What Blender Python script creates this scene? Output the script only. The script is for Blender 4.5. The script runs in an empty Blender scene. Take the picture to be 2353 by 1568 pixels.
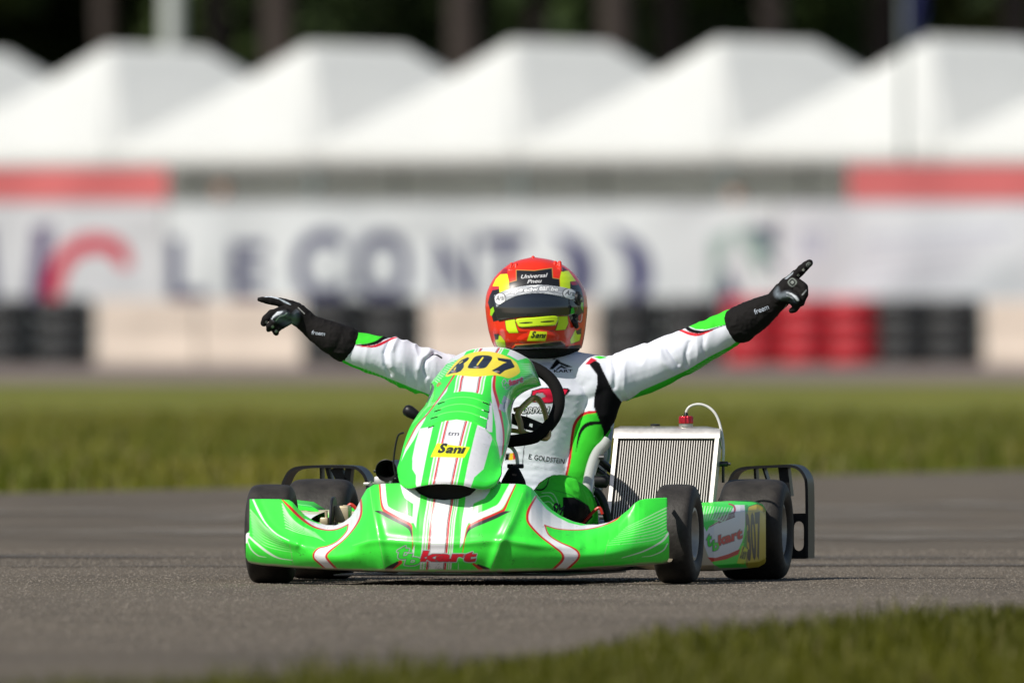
import bpy, bmesh, math, random
import numpy as np
from mathutils import Vector, Matrix
random.seed(7); np.random.seed(7)
R = math.radians
SC = bpy.context.scene
COL = SC.collection

# ------------------------------------------------------------------ camera
FPX, CD, CH, HY = 60620.0, 70.0, 0.79, 655.0      # focal in px of a 2352 px wide frame, distance, height, horizon row
cd = bpy.data.cameras.new('camera'); cam = bpy.data.objects.new('camera', cd); COL.objects.link(cam)
cd.sensor_width = 36.0; cd.lens = 36.0 * FPX / 2352.0
cd.clip_start = 1.0; cd.clip_end = 6000.0
cam.location = (0, -CD, CH)
cam.rotation_euler = (R(90) - (784.0 - HY) / FPX, 0, 0)
cd.dof.use_dof = True; cd.dof.focus_distance = CD + 0.25; cd.dof.aperture_fstop = 8.4
SC.camera = cam
# ------------------------------------------------------------------ light
SUN = Vector((-0.50, -0.47, 0.73)).normalized()     # towards the sun
W = bpy.data.worlds.new('World'); SC.world = W; W.use_nodes = True
nt = W.node_tree; bg = nt.nodes['Background']
sky = nt.nodes.new('ShaderNodeTexSky'); sky.sky_type = 'NISHITA'; sky.sun_disc = False
sky.sun_elevation = math.asin(SUN.z); sky.sun_rotation = math.atan2(SUN.x, SUN.y)
sky.air_density = 1.0; sky.dust_density = 1.2
nt.links.new(sky.outputs[0], bg.inputs[0]); bg.inputs[1].default_value = 0.08
sl = bpy.data.lights.new('sun', 'SUN'); sl.energy = 4.6; sl.angle = R(0.53); sl.color = (1.0, 0.95, 0.87)
so = bpy.data.objects.new('sun', sl); COL.objects.link(so); so.rotation_euler = SUN.to_track_quat('Z', 'Y').to_euler(); so.location = (-20, -10, 30)
SC.view_settings.view_transform = 'Standard'; SC.view_settings.look = 'None'
SC.view_settings.exposure = 0.14; SC.view_settings.gamma = 1.0
SC.view_settings.use_curve_mapping = False

# ------------------------------------------------------------------ projection helpers
PSI = R(9.7); CP, SP = math.cos(PSI), math.sin(PSI); OX = -0.103
def K(px, py, v):
    """pixel (2352 wide frame) -> kart-local point lying at local depth v"""
    px = np.asarray(px, float); py = np.asarray(py, float); v = np.asarray(v, float)
    kx = (px - 1176.0) / FPX
    d = (v + CD * CP + OX * SP) / (SP * kx + CP)
    x = kx * d - OX; y = d - CD
    z = CH - (py - HY) / FPX * d
    return np.stack(np.broadcast_arrays(x * CP - y * SP, v, z), -1)
def PW(px, py, Y):
    """pixel -> world point at world depth Y"""
    d = Y + CD
    return np.array([(px - 1176.0) / FPX * d, Y, CH - (py - HY) / FPX * d])
def proj(P):
    P = np.asarray(P, float)
    x = P[..., 0] * CP + P[..., 1] * SP + OX; y = -P[..., 0] * SP + P[..., 1] * CP; z = P[..., 2]
    d = y + CD
    return 1176.0 + FPX * x / d, HY + FPX * (CH - z) / d

# ------------------------------------------------------------------ materials
def srgb(r, g, b):
    f = lambda c: (c / 255 / 12.92) if c / 255 <= 0.04045 else ((c / 255 + 0.055) / 1.055) ** 2.4
    return (f(r), f(g), f(b))
MATS = {}
def mat(name, col=(0.5, 0.5, 0.5), rough=0.5, metal=0.0, coat=0.0, spec=0.5, attr=False, bump=None, var=None, alpha=1.0, trans=0.0, sheen=0.0):
    """bump=(scale,strength,dist)  var=(scale,amount) colour breakup"""
    m = bpy.data.materials.new(name); m.use_nodes = True; n = m.node_tree; b = n.nodes['Principled BSDF']
    b.inputs['Base Color'].default_value = (*col, 1); b.inputs['Roughness'].default_value = rough; b.inputs['Metallic'].default_value = metal
    b.inputs['Coat Weight'].default_value = coat; b.inputs['Coat Roughness'].default_value = 0.05
    b.inputs['Specular IOR Level'].default_value = spec; b.inputs['Alpha'].default_value = alpha
    b.inputs['Transmission Weight'].default_value = trans; b.inputs['Sheen Weight'].default_value = sheen
    tc = n.nodes.new('ShaderNodeTexCoord'); src = None
    if attr:
        a = n.nodes.new('ShaderNodeVertexColor'); a.layer_name = 'Col'; src = a.outputs[0]
    if var:
        ns = n.nodes.new('ShaderNodeTexNoise'); ns.inputs['Scale'].default_value = var[0]; ns.inputs['Detail'].default_value = 6
        n.links.new(tc.outputs['Object'], ns.inputs['Vector'])
        mr = n.nodes.new('ShaderNodeMapRange'); mr.inputs[1].default_value = 0.3; mr.inputs[2].default_value = 0.7
        mr.inputs[3].default_value = 1 - var[1]; mr.inputs[4].default_value = 1 + var[1]
        n.links.new(ns.outputs[0], mr.inputs[0])
        mx = n.nodes.new('ShaderNodeVectorMath'); mx.operation = 'MULTIPLY'
        if src is not None: n.links.new(src, mx.inputs[0])
        else: mx.inputs[0].default_value = col
        n.links.new(mr.outputs[0], mx.inputs[1]); src = mx.outputs[0]
    if src is not None: n.links.new(src, b.inputs['Base Color'])
    if bump:
        nb = n.nodes.new('ShaderNodeTexNoise'); nb.inputs['Scale'].default_value = bump[0]; nb.inputs['Detail'].default_value = 4
        n.links.new(tc.outputs['Object'], nb.inputs['Vector'])
        bp = n.nodes.new('ShaderNodeBump'); bp.inputs['Strength'].default_value = bump[1]; bp.inputs['Distance'].default_value = bump[2]
        n.links.new(nb.outputs[0], bp.inputs['Height']); n.links.new(bp.outputs[0], b.inputs['Normal'])
    MATS[name] = m
    return m
GREEN = (0.045, 0.80, 0.05); WHITE = (0.78, 0.78, 0.79); RED = (0.60, 0.022, 0.018); BLACK = (0.006, 0.006, 0.007)
YEL = (0.86, 0.70, 0.03); LIME = (0.55, 0.80, 0.01); ORNG = (0.74, 0.030, 0.008); CREAM = (0.55, 0.47, 0.34); SGREEN = (0.05, 0.60, 0.035)
mat('livery', attr=True, rough=0.34, coat=0.5, bump=(9, 0.05, 0.01), var=(60, 0.04))
mat('suit', attr=True, rough=0.85, spec=0.08, bump=(420, 0.12, 0.002))
mat('helmet_paint', attr=True, rough=0.34, coat=0.45, spec=0.35)
mat('glove_cloth', attr=True, rough=0.8, spec=0.1, bump=(500, 0.2, 0.002))
mat('visor', (0.012, 0.014, 0.020), rough=0.12, coat=1.0, spec=0.6)
mat('rubber', (0.028, 0.025, 0.022), rough=0.58, spec=0.28, bump=(90, 0.35, 0.004), var=(25, 0.35))
mat('rubber_side', (0.022, 0.022, 0.022), rough=0.45, spec=0.4, var=(25, 0.25))
mat('black_plastic', (0.008, 0.008, 0.009), rough=0.42, spec=0.3, bump=(60, 0.15, 0.003), var=(14, 0.3))
mat('dark_metal', (0.05, 0.05, 0.052), rough=0.4, metal=0.8, var=(20, 0.3))
mat('steel', (0.42, 0.42, 0.43), rough=0.33, metal=1.0, var=(30, 0.2))
mat('alu', (0.62, 0.60, 0.56), rough=0.38, metal=0.85, bump=(70, 0.1, 0.002), var=(35, 0.15))
mat('rim_grey', (0.46, 0.43, 0.37), rough=0.4, metal=0.35, var=(30, 0.15))
mat('gold', (0.52, 0.37, 0.18), rough=0.35, metal=0.7)
mat('brass_pale', (0.55, 0.46, 0.30), rough=0.45, metal=0.5)
mat('red_anod', (0.5, 0.008, 0.02), rough=0.25, metal=0.6, coat=0.5)
mat('red_paint', (0.5, 0.03, 0.015), rough=0.35)
mat('hose', (0.62, 0.61, 0.58), rough=0.25, coat=0.4)
mat('seat_shell', (0.46, 0.48, 0.46), rough=0.3, coat=0.4)
mat('tube_alu', (0.42, 0.405, 0.375), rough=0.45, metal=0.6)
mat('core_dark', (0.035, 0.030, 0.026), rough=0.7, bump=(300, 0.2, 0.002), var=(60, 0.3))
mat('suede', (0.006, 0.0058, 0.0055), rough=0.85, spec=0.12, bump=(260, 0.4, 0.003))

# ------------------------------------------------------------------ mesh helpers
def mesh_np(name, V, F, mats, parent=None, col=None, smooth=True, fmat=None):
    """V (n,3); F (m,4) or (m,3) int array; a -1 in the 4th column marks a triangle"""
    V = np.asarray(V, np.float32).reshape(-1, 3); F = np.asarray(F, np.int32)
    me = bpy.data.meshes.new(name); me.vertices.add(len(V)); me.vertices.foreach_set('co', V.ravel())
    if F.shape[1] == 4:
        tri = F[:, 3] < 0
        cnt = np.where(tri, 3, 4); keep = np.ones(F.shape, bool); keep[tri, 3] = False
        li = F[keep]
    else:
        cnt = np.full(len(F), 3); li = F.ravel()
    st = np.concatenate([[0], np.cumsum(cnt)[:-1]])
    me.loops.add(len(li)); me.loops.foreach_set('vertex_index', li.astype(np.int32))
    me.polygons.add(len(F)); me.polygons.foreach_set('loop_start', st.astype(np.int32)); me.polygons.foreach_set('loop_total', cnt.astype(np.int32))
    me.polygons.foreach_set('use_smooth', np.full(len(F), bool(smooth)))
    if fmat is not None: me.polygons.foreach_set('material_index', np.asarray(fmat, np.int32))
    me.update(calc_edges=True); me.validate()
    for m in (mats if isinstance(mats, (list, tuple)) else [mats]): me.materials.append(MATS[m])
    if col is not None:
        a = me.color_attributes.new('Col', 'FLOAT_COLOR', 'POINT')
        c = np.ones((len(V), 4), np.float32); c[:, :3] = np.asarray(col).reshape(-1, 3); a.data.foreach_set('color', c.ravel())
    o = bpy.data.objects.new(name, me); COL.objects.link(o)
    if parent is not None: o.parent = parent
    return o
def quads(nt_, ns, closed=False):
    i = np.arange(nt_ - 1)[:, None]; j = np.arange(ns if closed else ns - 1)[None, :]; j2 = (j + 1) % ns
    return np.stack([i * ns + j, i * ns + j2, (i + 1) * ns + j2, (i + 1) * ns + j], -1).reshape(-1, 4)
def grid(name, P, mats, parent=None, col=None, closed=False, mask=None, smooth=True):
    n, s = P.shape[:2]; F = quads(n, s, closed)
    if mask is not None: F = F[mask.reshape(-1)[F].max(1) == False] if mask.dtype == bool else F
    return mesh_np(name, P.reshape(-1, 3), F, mats, parent, None if col is None else col.reshape(-1, 3), smooth)
def cr(pts, n, closed=False):
    """catmull-rom through pts (k,d) -> n samples, uniform in chord length"""
    p = np.asarray(pts, float)
    if closed: p = np.vstack([p[-1:], p, p[:2]])
    else: p = np.vstack([2 * p[0] - p[1], p, 2 * p[-1] - p[-2]])
    out = []
    for i in range(1, len(p) - 2):
        t = np.linspace(0, 1, 24, endpoint=False)[:, None]; a, b, c, d = p[i - 1], p[i], p[i + 1], p[i + 2]
        out.append(0.5 * ((2 * b) + (-a + c) * t + (2 * a - 5 * b + 4 * c - d) * t ** 2 + (-a + 3 * b - 3 * c + d) * t ** 3))
    out = np.vstack(out + [p[-2][None]])
    L = np.concatenate([[0], np.cumsum(np.linalg.norm(np.diff(out, axis=0), axis=1))])
    q = np.linspace(0, L[-1], n, endpoint=not closed)
    return np.stack([np.interp(q, L, out[:, k]) for k in range(out.shape[1])], -1)
def sm(pts, n=60): return cr(pts, n, True)
class MB:
    """collects solids into one mesh"""
    def __init__(s): s.V = []; s.F = []; s.M = []; s.n = 0
    def add(s, V, F, m=0):
        V = np.asarray(V, float).reshape(-1, 3); F = np.asarray(F, int)
        if F.shape[1] == 3: F = np.hstack([F, np.full((len(F), 1), -1)])
        G = F.copy(); G[F >= 0] += s.n
        s.V.append(V); s.F.append(G); s.M.append(np.full(len(F), m)); s.n += len(V); return s
    def box(s, c, d, rz=0, rx=0, m=0, bev=0.0, ry=0):
        d = np.asarray(d, float) / 2; b = min(bev, d.min() * 0.9)
        if b <= 0:
            v = np.array([[x, y, z] for x in (-1, 1) for y in (-1, 1) for z in (-1, 1)], float) * d
            f = [[0, 1, 3, 2], [4, 6, 7, 5], [0, 4, 5, 1], [2, 3, 7, 6], [0, 2, 6, 4], [1, 5, 7, 3]]
        else:
            bm = bmesh.new(); bmesh.ops.create_cube(bm, size=2); bmesh.ops.scale(bm, vec=Vector(d), verts=bm.verts)
            bmesh.ops.bevel(bm, geom=bm.edges[:], offset=b, segments=2, affect='EDGES', profile=0.5)
            bmesh.ops.triangulate(bm, faces=bm.faces[:])
            bm.verts.ensure_lookup_table(); v = np.array([q.co[:] for q in bm.verts]); f = [[q.index for q in p.verts] for p in bm.faces]; bm.free()
        M = np.array(Matrix.Rotation(rz, 3, 'Z') @ Matrix.Rotation(ry, 3, 'Y') @ Matrix.Rotation(rx, 3, 'X'))
        return s.add(v @ M.T + np.asarray(c, float), f, m)
    def tube(s, pts, r, n=10, m=0, closed=False, caps=True, sec=None):
        """r scalar or per-point; sec=(a,b) flattens the section (a across, b along the given up)"""
        p = np.asarray(pts, float); k = len(p); r = np.broadcast_to(np.asarray(r, float), (k,))
        t = np.gradient(p, axis=0) if not closed else np.roll(p, -1, 0) - np.roll(p, 1, 0)
        t /= np.linalg.norm(t, axis=1, keepdims=True) + 1e-12
        up = np.array([0, 0, 1.0]) if abs(t[:, 2]).mean() < 0.8 else np.array([0, 1.0, 0])
        a = np.cross(t, up); a /= np.linalg.norm(a, axis=1, keepdims=True) + 1e-9
        for i in range(1, k):                       # keep the frame from flipping
            q = a[i - 1] - t[i] * (a[i - 1] @ t[i]); l = np.linalg.norm(q)
            if l > 1e-6: a[i] = q / l
        b = np.cross(a, t); th = np.arange(n) / n * 2 * np.pi
        fa, fb = sec or (1, 1)
        V = p[:, None] + r[:, None, None] * (fa * a[:, None] * np.cos(th)[None, :, None] + fb * b[:, None] * np.sin(th)[None, :, None])
        F = quads(k, n, True)
        if closed:
            j = np.arange(n); F = np.vstack([F, np.stack([(k - 1) * n + j, (k - 1) * n + (j + 1) % n, (j + 1) % n, j], -1)])
        V = V.reshape(-1, 3)
        if caps and not closed:
            V = np.vstack([V, p[0], p[-1]]); j = np.arange(n); c0 = k * n
            T = np.vstack([np.stack([(j + 1) % n, j, np.full(n, c0), np.full(n, -1)], -1), np.stack([(k - 1) * n + j, (k - 1) * n + (j + 1) % n, np.full(n, c0 + 1), np.full(n, -1)], -1)])
            F = np.vstack([F, T])
        return s.add(V, F, m)
    def lathe(s, prof, c, axis=(0, 0, 1), n=48, m=0, loop=False):
        """prof [(r, h)...] around axis through c"""
        ax = Vector(axis).normalized(); q = np.array(Vector((0, 0, 1)).rotation_difference(ax).to_matrix())
        prof = np.asarray(prof, float); th = np.arange(n) / n * 2 * np.pi
        V = np.stack([prof[:, 0:1] * np.cos(th), prof[:, 0:1] * np.sin(th), np.broadcast_to(prof[:, 1:2], (len(prof), n))], -1)
        F = quads(len(prof), n, True)
        if loop:
            k = len(prof); j = np.arange(n); F = np.vstack([F, np.stack([(k - 1) * n + j, (k - 1) * n + (j + 1) % n, (j + 1) % n, j], -1)])
        return s.add(V.reshape(-1, 3) @ q.T + np.asarray(c, float), F, m)
    def plate(s, outer, holes, to3, thick, m=0):
        """2D outline with holes (lists of 2D pts) -> extruded plate; to3(x,y,d) gives 3D"""
        cu = bpy.data.curves.new('tmp', 'CURVE'); cu.dimensions = '2D'; cu.fill_mode = 'BOTH'; cu.extrude = 0.5
        for lp in [outer] + list(holes):
            sp = cu.splines.new('POLY'); sp.points.add(len(lp) - 1); sp.use_cyclic_u = True
            for q, c in zip(sp.points, lp): q.co = (c[0], c[1], 0, 1)
        o = bpy.data.objects.new('tmp', cu); COL.objects.link(o)
        dg = bpy.context.evaluated_depsgraph_get(); me = bpy.data.meshes.new_from_object(o.evaluated_get(dg))
        v = np.array([q.co[:] for q in me.vertices]); f = []
        for p in me.polygons:
            q = list(p.vertices)
            for i in range(1, len(q) - 1): f.append([q[0], q[i], q[i + 1]])
        bpy.data.objects.remove(o); bpy.data.curves.remove(cu); bpy.data.meshes.remove(me)
        return s.add(to3(v[:, 0], v[:, 1], v[:, 2] * thick), f, m)
    def build(s, name, mats, parent=None, smooth=True, auto=True):
        o = mesh_np(name, np.vstack(s.V), np.vstack(s.F), mats, parent, None, smooth, np.concatenate(s.M))
        if smooth and auto:
            o.data.set_sharp_from_angle(angle=R(42))
        return o
def tag(o, label=None, cat=None, group=None, kind=None):
    if label: o['label'] = label
    if cat: o['category'] = cat
    if group: o['group'] = group
    if kind: o['kind'] = kind
    return o
def empty(name, loc=(0, 0, 0), rz=0.0):
    o = bpy.data.objects.new(name, None); COL.objects.link(o); o.location = loc; o.rotation_euler = (0, 0, rz); o.empty_display_size = 0.1
    return o
def copy_tree(o, parent=None):
    c = o.copy(); COL.objects.link(c); c.parent = parent
    for ch in list(o.children): copy_tree(ch, c)
    return c

# ------------------------------------------------------------------ noise and paint
def _h(ix, iy, iz):
    n = (ix.astype(np.int64) * 374761393 + iy.astype(np.int64) * 668265263 + iz.astype(np.int64) * 2147483647) & 0xffffffff
    n = ((n ^ (n >> 13)) * 1274126177) & 0xffffffff
    return ((n ^ (n >> 16)) & 0xffff) / 65535.0 * 2 - 1
def vnoise(P):
    P = np.asarray(P, float); i = np.floor(P); f = P - i; f = f * f * f * (f * (f * 6 - 15) + 10); i = i.astype(np.int64); r = 0
    for dx in (0, 1):
        for dy in (0, 1):
            for dz in (0, 1):
                w = (f[..., 0] if dx else 1 - f[..., 0]) * (f[..., 1] if dy else 1 - f[..., 1]) * (f[..., 2] if dz else 1 - f[..., 2])
                r = r + w * _h(i[..., 0] + dx, i[..., 1] + dy, i[..., 2] + dz)
    return r
def edges_of(p): p = np.asarray(p, float); return np.hstack([p, np.roll(p, -1, 0)])
def seg_dist(x, y, E):
    d = np.full(x.shape, 1e9)
    for x0, y0, x1, y1 in E:
        dx, dy = x1 - x0, y1 - y0; L = dx * dx + dy * dy + 1e-12
        t = np.clip(((x - x0) * dx + (y - y0) * dy) / L, 0, 1)
        d = np.minimum(d, (x - x0 - t * dx) ** 2 + (y - y0 - t * dy) ** 2)
    return np.sqrt(d)
def inside(x, y, E):
    c = np.zeros(x.shape, bool)
    for x0, y0, x1, y1 in E:
        if y0 == y1: continue
        c ^= ((y0 > y) != (y1 > y)) & (x < (x1 - x0) * (y - y0) / (y1 - y0) + x0)
    return c
class Paint:
    """prints shapes (given in photo pixels) on points whose pixel positions are x, y"""
    def __init__(s, x, y, base): s.x = np.ravel(x); s.y = np.ravel(y); s.c = np.tile(np.asarray(base, float), (len(s.x), 1)) if np.ndim(base) == 1 else np.array(base, float).reshape(-1, 3); s.on = np.ones(len(s.x), bool)
    def _mix(s, i, w, col): s.c[i] = s.c[i] * (1 - w[:, None]) + np.asarray(col) * w[:, None]
    def E(s, E, col, grow=0.0, aa=1.2, op=1.0):
        E = np.asarray(E, float); m = abs(grow) + aa
        i = np.where(s.on & (s.x > min(E[:, 0].min(), E[:, 2].min()) - m) & (s.x < max(E[:, 0].max(), E[:, 2].max()) + m) & (s.y > min(E[:, 1].min(), E[:, 3].min()) - m) & (s.y < max(E[:, 1].max(), E[:, 3].max()) + m))[0]
        if len(i) == 0: return s
        x, y = s.x[i], s.y[i]; d = seg_dist(x, y, E); sd = np.where(inside(x, y, E), d, -d) + grow
        s._mix(i, np.clip(0.5 + sd / aa, 0, 1) * op, col); return s
    def poly(s, p, col, **k): return s.E(edges_of(p), col, **k)
    def line(s, p, w, col, aa=1.2, op=1.0, smooth=True):
        """tapered stroke; w scalar or list along the points"""
        p = np.asarray(p, float); w = np.broadcast_to(np.asarray(w, float), (len(p),)); q = np.hstack([p, w[:, None]])
        if smooth and len(p) > 2: q = cr(q, len(p) * 6)
        m = q[:, 2].max() + aa
        i = np.where(s.on & (s.x > q[:, 0].min() - m) & (s.x < q[:, 0].max() + m) & (s.y > q[:, 1].min() - m) & (s.y < q[:, 1].max() + m))[0]
        if len(i) == 0: return s
        x, y = s.x[i], s.y[i]; best = np.full(len(i), -1e9)
        for a, b in zip(q[:-1], q[1:]):
            dx, dy = b[0] - a[0], b[1] - a[1]; L = dx * dx + dy * dy + 1e-12; t = np.clip(((x - a[0]) * dx + (y - a[1]) * dy) / L, 0, 1)
            best = np.maximum(best, (a[2] + (b[2] - a[2]) * t) / 2 - np.hypot(x - a[0] - t * dx, y - a[1] - t * dy))
        s._mix(i, np.clip(0.5 + best / aa, 0, 1) * op, col); return s
_TE = {}
def text_edges(txt, bold=0.0, shear=0.0, space=1.0):
    key = (txt, bold, shear, space)
    if key in _TE: return _TE[key]
    cu = bpy.data.curves.new('tmp', 'FONT'); cu.body = txt; cu.offset = bold; cu.shear = shear; cu.space_character = space; cu.resolution_u = 3
    o = bpy.data.objects.new('tmp', cu); COL.objects.link(o); dg = bpy.context.evaluated_depsgraph_get()
    me = bpy.data.meshes.new_from_object(o.evaluated_get(dg)); bm = bmesh.new(); bm.from_mesh(me)
    bmesh.ops.remove_doubles(bm, verts=bm.verts, dist=1e-5)
    e = np.array([[*q.verts[0].co[:2], *q.verts[1].co[:2]] for q in bm.edges if len(q.link_faces) == 1]); bm.free()
    bpy.data.objects.remove(o); bpy.data.curves.remove(cu); bpy.data.meshes.remove(me)
    _TE[key] = e; return e
def text_px(txt, p0, p1, h, bold=0.0, shear=0.0, space=1.0, lean=0.0):
    """edges of txt with its box's lower left at pixel p0, lower right at p1 and height h px (y down); lean slants"""
    e = text_edges(txt, bold, shear, space); a = e.reshape(-1, 2); lo, hi = a.min(0), a.max(0); q = (a - lo) / (hi - lo)
    p0, p1 = np.array(p0, float), np.array(p1, float); d = p1 - p0; n = np.array([d[1], -d[0]]) / np.hypot(*d)
    n = n + lean * d / np.hypot(*d)
    return (p0 + q[:, :1] * d + q[:, 1:] * n * h).reshape(-1, 4)

# ------------------------------------------------------------------ implicit-ish bodies: union of spheres, voxel remeshed and relaxed
_ico = None
def blob(segs, voxel, smooth_it=8, fac=0.5):
    """segs: list of chains; a chain is a list of (point, radius or (rx,ry,rz)). Returns V, F(quads/tris as 4 cols)"""
    global _ico
    if _ico is None:
        bm = bmesh.new(); bmesh.ops.create_icosphere(bm, subdivisions=3, radius=1.0); bm.verts.ensure_lookup_table()
        _ico = (np.array([v.co[:] for v in bm.verts]), np.array([[v.index for v in f.verts] for f in bm.faces])); bm.free()
    V, F, n = [], [], 0
    for ch in segs:
        p = np.array([c[0] for c in ch], float); r = np.array([np.broadcast_to(np.asarray(c[1], float), (3,)) for c in ch])
        S = [(p[0], r[0])] if len(ch) == 1 else []
        for a in range(len(ch) - 1):
            k = max(2, int(np.linalg.norm(p[a + 1] - p[a]) / (0.22 * min(r[a].min(), r[a + 1].min()))) + 1)
            for t in np.linspace(0, 1, k): S.append((p[a] * (1 - t) + p[a + 1] * t, r[a] * (1 - t) + r[a + 1] * t))
        for c, rr in S: V.append(_ico[0] * rr + c); F.append(_ico[1] + n); n += len(_ico[0])
    me = bpy.data.meshes.new('tmp'); V = np.vstack(V); F = np.vstack(F)
    me.from_pydata(V.tolist(), [], F.tolist()); o = bpy.data.objects.new('tmp', me); COL.objects.link(o)
    m = o.modifiers.new('r', 'REMESH'); m.mode = 'VOXEL'; m.voxel_size = voxel; m.use_smooth_shade = True
    s = o.modifiers.new('s', 'SMOOTH'); s.factor = fac; s.iterations = smooth_it
    dg = bpy.context.evaluated_depsgraph_get(); e = bpy.data.meshes.new_from_object(o.evaluated_get(dg))
    v = np.empty(len(e.vertices) * 3, np.float32); e.vertices.foreach_get('co', v)
    ls = np.empty(len(e.polygons), np.int32); lt = ls.copy(); e.polygons.foreach_get('loop_start', ls); e.polygons.foreach_get('loop_total', lt)
    li = np.empty(len(e.loops), np.int32); e.loops.foreach_get('vertex_index', li)
    f = np.full((len(ls), 4), -1)
    for k in range(4):
        w = lt > k; f[w, k] = li[ls[w] + k]
    bpy.data.objects.remove(o); bpy.data.meshes.remove(me); bpy.data.meshes.remove(e)
    return v.reshape(-1, 3).astype(float), f

# ================================================================== SETTING
def gp(px, py):
    d = CH * FPX / (py - HY); return np.array([(px - 1176.0) / FPX * d, d - CD])
def sheet(name, pts, z, m):
    me = bpy.data.meshes.new(name); me.from_pydata([(x, y, z) for x, y in pts], [], [list(range(len(pts)))]); me.update(); me.materials.append(MATS[m])
    o = bpy.data.objects.new(name, me); COL.objects.link(o); tag(o, kind='structure'); return o
def ground_mat(name, cols, scales, rough=0.95, bump=(60, 0.4, 0.02), stretch=(1, 1, 1), spec=0.2):
    m = bpy.data.materials.new(name); m.use_nodes = True; n = m.node_tree; b = n.nodes['Principled BSDF']; b.inputs['Roughness'].default_value = rough
    b.inputs['Specular IOR Level'].default_value = spec
    tc = n.nodes.new('ShaderNodeTexCoord'); mp = n.nodes.new('ShaderNodeMapping'); mp.inputs['Scale'].default_value = stretch
    n.links.new(tc.outputs['Object'], mp.inputs[0]); prev = None
    for i, (c, s) in enumerate(zip(cols, scales)):
        if i == 0:
            rgb = n.nodes.new('ShaderNodeRGB'); rgb.outputs[0].default_value = (*c, 1); prev = rgb.outputs[0]; continue
        ns = n.nodes.new('ShaderNodeTexNoise'); ns.inputs['Scale'].default_value = s; ns.inputs['Detail'].default_value = 5; n.links.new(mp.outputs[0], ns.inputs[0])
        cr_ = n.nodes.new('ShaderNodeMapRange'); cr_.inputs[1].default_value = 0.42; cr_.inputs[2].default_value = 0.68; n.links.new(ns.outputs[0], cr_.inputs[0])
        mx = n.nodes.new('ShaderNodeMix'); mx.data_type = 'RGBA'; n.links.new(cr_.outputs[0], mx.inputs[0]); n.links.new(prev, mx.inputs[6]); mx.inputs[7].default_value = (*c, 1); prev = mx.outputs[2]
    n.links.new(prev, b.inputs['Base Color'])
    nb = n.nodes.new('ShaderNodeTexNoise'); nb.inputs['Scale'].default_value = bump[0]; nb.inputs['Detail'].default_value = 6; n.links.new(tc.outputs['Object'], nb.inputs[0])
    bp = n.nodes.new('ShaderNodeBump'); bp.inputs['Strength'].default_value = bump[1]; bp.inputs['Distance'].default_value = bump[2]
    n.links.new(nb.outputs[0], bp.inputs['Height']); n.links.new(bp.outputs[0], b.inputs['Normal']); MATS[name] = m
ground_mat('turf', [(0.130, 0.140, 0.020), (0.098, 0.118, 0.014), (0.165, 0.160, 0.030)], [0, 0.25, 3.0], bump=(30, 0.6, 0.05), stretch=(0.5, 0.12, 1))
ground_mat('asphalt', [(0.096, 0.078, 0.057), (0.130, 0.109, 0.084), (0.060, 0.049, 0.037), (0.13, 0.112, 0.088)], [0, 0.7, 2.2, 90], bump=(110, 0.55, 0.012), stretch=(0.45, 0.22, 1), rough=0.85)
ground_mat('service_road', [(0.19, 0.155, 0.135), (0.25, 0.20, 0.175), (0.13, 0.11, 0.10)], [0, 0.3, 1.0], bump=(20, 0.4, 0.03), stretch=(0.3, 0.1, 1))
ground_mat('worn_paint', [(0.180, 0.162, 0.138), (0.100, 0.085, 0.067), (0.205, 0.188, 0.163)], [0, 1.6, 7], bump=(90, 0.4, 0.008), stretch=(0.5, 0.5, 1))
sheet('ground', [(-3000, -300), (3000, -300), (3000, 4000), (-3000, 4000)], -0.006, 'turf')
nL, nR = gp(0, 1655), gp(2352, 1425); nM = gp(1500, 1492); nN = gp(850, 1585)
fL, fR = gp(0, 1133), gp(2352, 1080)
ext = lambda a, b, k: b + (b - a) * k
sheet('track', [tuple(ext(nN, nL, 6)), tuple(nL), tuple(nN), tuple(nM), tuple(nR), tuple(ext(nM, nR, 12)), tuple(ext(fL, fR, 6)), tuple(fR), tuple(fL), tuple(ext(fR, fL, 1.1))], 0.0, 'asphalt')
sheet('road', [(-160, 150), (160, 138), (160, 330), (-160, 330)], 0.0, 'service_road')
def patchy(name, sc, lo, hi):
    n = MATS[name].node_tree; b = n.nodes['Principled BSDF']; tc = n.nodes.new('ShaderNodeTexCoord'); mp = n.nodes.new('ShaderNodeMapping'); mp.inputs['Scale'].default_value = sc; ns = n.nodes.new('ShaderNodeTexNoise'); ns.inputs['Scale'].default_value = 1.0; ns.inputs['Detail'].default_value = 7; ns.inputs['Roughness'].default_value = .65
    mr = n.nodes.new('ShaderNodeMapRange'); mr.inputs[1].default_value = lo; mr.inputs[2].default_value = hi; n.links.new(tc.outputs['Object'], mp.inputs[0]); n.links.new(mp.outputs[0], ns.inputs[0]); n.links.new(ns.outputs[0], mr.inputs[0]); n.links.new(mr.outputs[0], b.inputs['Alpha'])
def ragged(name, xa, ya, xb, yb, wid, z, m, seed, bow=0.0):
    s = np.linspace(0, 1, 400); x = xa + (xb - xa) * s; yc = ya + (yb - ya) * s + bow * np.sin(np.pi * s); j = lambda k: .32 * wid * vnoise(np.c_[x * 1.7, x * 0 + k, x * 0 + seed]) + .22 * wid * vnoise(np.c_[x * 6, x * 0 + k, x * 0 + seed])
    V = np.vstack([np.c_[x, yc - wid / 2 + j(1), x * 0 + z], np.c_[x, yc + wid / 2 + j(5), x * 0 + z]]); o = mesh_np(name, V, quads(2, 400), m, None, None, False); tag(o, kind='structure')
patchy('worn_paint', (.9, .35, 1), .40, .62)
ragged('painted_line', -12, 11.2, 12, 15.4, 2.4, .004, 'worn_paint', 2, .5); ragged('painted_line', -12, 19.8, 12, 25.5, 4.2, .004, 'worn_paint', 9, -1.0)   # faded paint across the tarmac
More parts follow.
